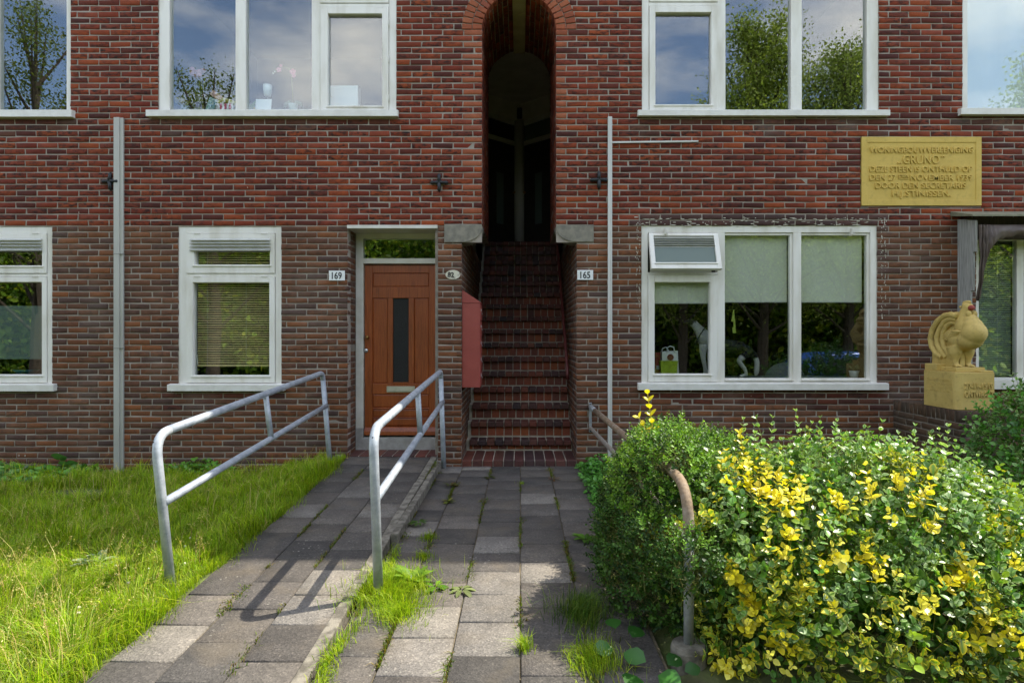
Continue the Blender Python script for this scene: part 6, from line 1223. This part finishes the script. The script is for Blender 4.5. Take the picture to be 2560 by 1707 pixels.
CL += [(random.uniform(1980, 2560), random.uniform(1180, 1690), 2.75, random.uniform(0.035, 0.06)) for _ in range(12)]
for u, v, D_, r in CL:   # each yellow spray grows round one outer shoot of the crown
    hit = np.flatnonzero((Us - u) ** 2 + (Vs - v) ** 2 < 34 ** 2)
    if len(hit): c0 = P[hit[np.argmin(Ds[hit])]]; yl |= (((P - c0) ** 2).sum(1) < (0.72 * r * rng.uniform(0.7, 1.3, n)) ** 2)
cc[yl] = pick(YEL, int(yl.sum()), 0.12); ce[yl] = cc[yl] * 1.08
vr = (~yl) & (((P[:, 2] < 0.26 + 0.05 * np.sin(P[:, 0] * 14)) & (rng.random(n) < 0.6)) | ((np.sin(P[:, 0] * 9.0 + 1) * np.cos(P[:, 2] * 11 + P[:, 1] * 5) > 0.55) & (rng.random(n) < 0.6)))
cc[vr] = pick(GREEN, int(vr.sum())) * 1.1; ce[vr] = pick(YEL, int(vr.sum()), 0.12) * 0.95
ln = rng.uniform(0.05, 0.13, n); data, s_ = shoots(P, Nn, 3, ln, rng.uniform(0.029, 0.050, n), cc, ce, up=0.55)
stems_mesh('stems', P, s_, ln, 0.0016, 'twig', eu)
# inner leaves that close the crown
Pi, ui = fill_blobs(EB, 8500, 0.55, 0.93); ci = pick(GREEN, len(Pi), 0.2) * 0.9; inner = (Pi, rng.normal(size=(len(Pi), 3)), ui * 0.6 + np.array([0, 0, 0.8]) + rng.normal(0, 0.4, (len(Pi), 3)), rng.uniform(0.032, 0.048, len(Pi)), ci, ci * 1.1)
# tall shoots standing above the crown, and the loose yellow sprig at its left end
tallP = [px(u, v, D_) for u, v, D_ in ((1925, 1130, 3.2), (2005, 1105, 3.25), (2050, 1110, 3.2), (2085, 1105, 3.25), (2160, 1130, 3.2), (2215, 1140, 3.2), (2300, 1160, 3.15), (2385, 1195, 3.1), (2440, 1230, 3.1), (1860, 1120, 3.1), (1990, 1140, 3.1), (2110, 1150, 3.1), (2260, 1175, 3.1))]
tallP += [px(random.uniform(1800, 2430), random.uniform(1140, 1210), random.uniform(2.85, 3.25)) for _ in range(34)]; tn = np.array(tallP); k = len(tn); tc_ = pick(GREEN, k, 0.1) * 1.3; tcE = pick(PALE, k, 0.1); tl_ = rng.uniform(0.10, 0.22, k); td, ts_ = shoots(tn, np.tile([0, 0, 1.0], (k, 1)), 5, tl_, np.full(k, 0.040), tc_, tcE, 1.4, 0.22, spread=0.6); stems_mesh('stems', tn, ts_, tl_, 0.002, 'twig', eu)
yp = np.array([px(1640, 1130, 3.25), px(1652, 1140, 3.25), px(1862, 1150, 3.1)]); yc = pick(YEL, 3, 0.06); ylg = np.array([0.31, 0.20, 0.16]); yd, ys_ = [], []
for i, tgt in enumerate((px(1619, 985, 3.25), px(1598, 1045, 3.25), px(1850, 1085, 3.1))):
    dv = tgt - yp[i]; L0 = np.linalg.norm(dv); dv = dv / L0; r1 = nrm(np.cross(dv, [0.1, 1.0, 0.2])); r2 = np.cross(dv, r1); K = 8 if i == 0 else 5
    for kk in range(K):
        for sg in (1, -1):
            t = (kk + 1) / K; ax = (r1 if kk % 2 == 0 else r2) * sg; yd.append((yp[i] + dv * L0 * t, ax * 0.8 + dv * (0.3 + 0.7 * t) + rng.normal(0, 0.12, 3), dv - ax * 0.4 + np.array([0, -0.4, 0]), 0.046 * random.uniform(0.8, 1.1), yc[i] * random.uniform(0.9, 1.1), yc[i] * 1.1))
    q = MB(); q.tube([tuple(yp[i]), tuple(yp[i] + dv * L0)], 0.0022, 5); q.build('yellow_stem', mat('yellow_twig', '#b8a62c', rough=0.6), eu)
yd = tuple(np.array([d_[j] for d_ in yd]) for j in range(6))
allL = tuple(np.concatenate([data[j], inner[j], td[j], yd[j]]) for j in range(6)); split_leaves(eu, allL, 0.34, 0.12)
# -- small-leaved dark shrub around the worn handrail
SBL = [(0.84, -2.92, 0.40, 0.30, 0.40, 0.43), (0.82, -2.45, 0.26, 0.28, 0.35, 0.36), (0.70, -3.12, 0.20, 0.27, 0.40, 0.36), (1.16, -2.50, 0.34, 0.36, 0.40, 0.38), (0.86, -3.38, 0.16, 0.18, 0.26, 0.30), (0.76, -3.20, 0.50, 0.23, 0.24, 0.34), (0.64, -3.50, 0.36, 0.13, 0.14, 0.15), (0.72, -3.74, 0.40, 0.09, 0.09, 0.10), (0.75, -3.27, 0.68, 0.14, 0.18, 0.15), (0.76, -2.97, 0.66, 0.16, 0.20, 0.16)]
sh = thing('dark_shrub', 'dense dark green small-leaved shrub growing round the worn handrail', 'bush', (0.8, -2.8, -0.04))
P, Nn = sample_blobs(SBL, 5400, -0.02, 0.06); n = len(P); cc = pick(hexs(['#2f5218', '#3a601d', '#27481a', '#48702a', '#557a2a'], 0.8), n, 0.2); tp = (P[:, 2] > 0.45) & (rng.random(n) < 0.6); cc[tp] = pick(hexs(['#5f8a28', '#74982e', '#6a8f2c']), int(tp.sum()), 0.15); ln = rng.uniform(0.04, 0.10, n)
# keep the path side clear of the near rail bend
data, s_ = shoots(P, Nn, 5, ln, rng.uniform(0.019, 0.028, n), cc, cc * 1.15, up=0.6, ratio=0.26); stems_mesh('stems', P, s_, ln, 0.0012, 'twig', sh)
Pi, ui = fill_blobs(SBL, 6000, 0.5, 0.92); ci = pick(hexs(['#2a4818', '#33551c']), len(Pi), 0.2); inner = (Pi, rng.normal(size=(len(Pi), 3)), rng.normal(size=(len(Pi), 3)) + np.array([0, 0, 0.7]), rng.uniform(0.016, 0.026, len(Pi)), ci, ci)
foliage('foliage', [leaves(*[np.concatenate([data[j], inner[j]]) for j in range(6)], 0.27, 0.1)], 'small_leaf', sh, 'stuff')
# -- green bush before the pedestal, right edge
RB = [(3.86, -1.98, 0.42, 0.46, 0.44, 0.52), (3.66, -2.3, 0.16, 0.46, 0.42, 0.34), (4.35, -1.9, 0.5, 0.5, 0.5, 0.6)]
rb = thing('green_bush', 'loose glossy green bush at the right edge in front of the pedestal', 'bush', (3.8, -2.0, -0.04))
P, Nn = sample_blobs(RB, 1300, 0.0, 0.08); n = len(P); cc = pick(hexs(['#3a661f', '#467626', '#315a1d', '#558430'], 1.4), n, 0.2); pe = rng.random(n) < 0.3; ce = cc * 1.2; ce[pe] = pick(PALE, int(pe.sum())); ln = rng.uniform(0.07, 0.2, n)
data, s_ = shoots(P, Nn, 4, ln, rng.uniform(0.036, 0.052, n), cc, ce, up=0.8); stems_mesh('stems', P, s_, ln, 0.0018, 'twig', rb)
Pi, ui = fill_blobs(RB, 3500, 0.4, 0.92); ci = pick(GREEN, len(Pi), 0.2); inner = (Pi, rng.normal(size=(len(Pi), 3)), rng.normal(size=(len(Pi), 3)) + np.array([0, 0, 0.7]), rng.uniform(0.03, 0.045, len(Pi)), ci, ci)
foliage('foliage', [leaves(*[np.concatenate([data[j], inner[j]]) for j in range(6)], 0.34, 0.12)], 'leaf', rb, 'stuff')
# ================= across the street: what the panes mirror =================
def tree(lab, x, y, h, r, nb, nl, cols, z0=-0.5, low=0.25, lsize=0.13, group='trees across the street', tall=1.0, sp=1.0):
    o = thing('tree', lab, 'tree', (x, y, z0), group); q = MB(); q.tube([(x, y, z0), (x + 0.1, y, z0 + h * 0.25), (x + 0.05, y + 0.1, z0 + h * 0.55), (x, y, z0 + h * 0.9)], [0.22, 0.17, 0.11, 0.03], 10); ends = []
    for i in range(nb):
        t = low + (0.95 - low) * (i + 0.5) / nb; a = i * 2.4 + random.uniform(-0.4, 0.4); rr = r * (1.15 - 0.95 * ((t - low) / (1 - low)) ** 1.3) * random.uniform(0.45, 1.15)
        p0 = Vector((x, y, z0 + h * (t - 0.12))); p1 = Vector((x + math.cos(a) * rr, y + math.sin(a) * rr, z0 + h * min(1.0, t + random.uniform(0.0, 0.16) * tall))); q.tube([p0, (p0 + p1) / 2 + Vector((0, 0, -0.1)), p1], [0.06, 0.035, 0.01], 6); ends.append((p0, p1))
    q.build('trunk', 'bark', o)
    e = np.array([[*a, *b] for a, b in ends]); k = rng.integers(0, nb, nl); t = rng.beta(3.2, 1.3, (nl, 1)); P = e[k, :3] * (1 - t) + e[k, 3:] * t + rng.normal(0, 1, (nl, 3)) * np.array([0.5, 0.5, 0.42]) * (0.22 + 0.10 * r) * sp; c = pick(hexs(cols), nl, 0.25)
    foliage('crown', [leaves(P, rng.normal(size=(nl, 3)) + np.array([0, 0, -0.3]), rng.normal(size=(nl, 3)) + np.array([0, 0, 0.8]), lsize * rng.uniform(0.6, 1.2, nl), c * 1.05, c, 0.3)], 'grass', o, 'stuff')
TG = ['#8a9a48', '#9aaa54', '#aab862', '#7a8a40']
tree('tall willow-like tree mirrored in the upper right window', 9.1, -16.0, 13.7, 3.3, 60, 46000, TG, lsize=0.11, sp=1.25); tree('second willow-like tree mirrored right of the tall one', 12.6, -16.5, 13.2, 3.0, 52, 36000, TG, lsize=0.11, sp=1.2); tree('low round tree mirrored in the upper right casement', 6.2, -16.5, 9.6, 1.7, 26, 15000, TG, lsize=0.11, sp=1.2)
tree('sparse tree mirrored in the upper left window', -9.3, -11.5, 9.8, 1.9, 26, 8000, ['#6a7a30', '#7c863c', '#5a6a2e'], lsize=0.085, low=0.3); tree('open branching tree mirrored in the left edge window', -14.6, -11.5, 12.0, 2.6, 34, 11000, ['#6a7a30', '#7c863c', '#5a6a2e'], lsize=0.085, low=0.25); tree('tree mirrored faintly in the right edge window', 17.6, -14.0, 11.5, 2.4, 26, 6000, TG)
n = 60000; x = rng.uniform(-26, 26, n); top = 7.0 + 0.9 * np.sin(x * 0.7) + 0.6 * np.sin(x * 1.9 + 1); z = -0.5 + (top + 0.5) * rng.random(n) ** 0.8; y = -18.6 + rng.normal(0, 0.5, n) + 0.5 * np.sin(x * 1.7 + z * 1.3); c = pick(hexs(['#6a8a2a', '#7c9c34', '#56741f', '#92ac3c', '#a4ac3a']), n, 0.3)
tag(foliage('hedge_belt', [leaves(np.stack([x, y, z], 1), rng.normal(size=(n, 3)), rng.normal(size=(n, 3)) + np.array([0, 0.6, 0.6]), rng.uniform(0.16, 0.34, n), c * 1.05, c, 0.32)], 'grass', None, 'stuff'), 'belt of green bushes across the street mirrored in the ground floor panes', 'bushes')
q = MB(); q.box(-60, 60, -21.5, -20.5, -0.6, 6.0); tag(q.build('bush_bank', mat('dark_undergrowth', '#1f2a12', '#2c3a18', 2, 1.0), None), 'dark undergrowth behind the belt of bushes', 'bushes', None, 'stuff')
# blue hatchback parked across the street
car = thing('parked_car', 'blue hatchback parked across the street, mirrored in the wide window', 'car', (9.2, -9.6, -0.545))
cx0, cyc, cz0 = 9.2, -9.6, -0.545
prof = [(-2.0, 0.35), (-2.05, 0.6), (-1.95, 0.92), (-1.65, 1.30), (-1.2, 1.43), (-0.4, 1.47), (0.25, 1.40), (0.95, 1.02), (1.75, 0.88), (2.02, 0.68), (2.05, 0.4), (1.9, 0.24), (-1.85, 0.24)]
def car_w(z): return 0.86 if z < 0.95 else 0.86 - 0.24 * (z - 0.95) / 0.52
q = MB(); V = []
for s_ in (-1, -0.9, 0.9, 1): V += [(cx0 + a, cyc + (car_w(b) - (0.05 if abs(s_) < 1 else 0)) * (1 if s_ > 0 else -1) + (0.0), cz0 + (b + (0.03 if abs(s_) < 1 and b > 1 else 0))) for a, b in prof]
k = len(prof); Fq = [tuple(range(k)), tuple(range(3 * k, 4 * k))[::-1]]
for r_ in range(3):
    for i in range(k): Fq.append((r_ * k + i, (r_ + 1) * k + i, (r_ + 1) * k + (i + 1) % k, r_ * k + (i + 1) % k))
q.add(V, Fq); q.build('body', mat('blue_car_paint', '#3a5fae', rough=0.25, metal=0.1, spec=0.7), car, True, bevel=0.03)
for s_ in (-1, 1):
    for pts in (((-1.45, 0.98), (-1.28, 1.30), (-0.45, 1.37), (-0.42, 0.97)), ((-0.34, 0.97), (-0.36, 1.37), (0.12, 1.33), (0.72, 0.98))):
        q = MB(); q.add([(cx0 + a, cyc + s_ * (car_w(b) + 0.006), cz0 + b) for a, b in pts], [(0, 1, 2, 3) if s_ > 0 else (3, 2, 1, 0)]); o = q.build('side_window', mat('car_glass', '#0c100e', rough=0.05), car); o.modifiers.new('t', 'SOLIDIFY').thickness = 0.004
    for a in (-1.28, 1.28):
        q = MB(); q.lathe((cx0 + a, cyc + s_ * 0.80, cz0 + 0.31), [(0.2, -0.1), (0.31, -0.09), (0.31, 0.09), (0.2, 0.1)], 24, 'y'); wo = q.build('wheel', 'black', car, True); q = MB(); q.lathe((cx0 + a, cyc + s_ * 0.905, cz0 + 0.31), [(0.19, -0.012), (0.19, 0.0), (0.05, 0.01), (0.01, 0.012)], 18, 'y'); q.build('rim', 'steel', wo, True)
    q = MB(); q.ball((cx0 + 1.9, cyc + s_ * 0.6, cz0 + 0.7), (0.13, 0.14, 0.07), 12, 8); q.build('headlight', 'plate', car, True); q = MB(); q.ball((cx0 - 1.95, cyc + s_ * 0.68, cz0 + 0.85), (0.08, 0.12, 0.12), 12, 8); q.build('tail_light', 'beak', car, True)
q = MB(); q.add([(cx0 + 0.32, cyc - 0.62, cz0 + 1.385), (cx0 + 0.93, cyc - 0.74, cz0 + 1.05), (cx0 + 0.93, cyc + 0.74, cz0 + 1.05), (cx0 + 0.32, cyc + 0.62, cz0 + 1.385)], [(0, 1, 2, 3)]); o = q.build('windscreen', mat('car_glass2', '#10140f', rough=0.05), car); o.modifiers.new('t', 'SOLIDIFY').thickness = 0.02
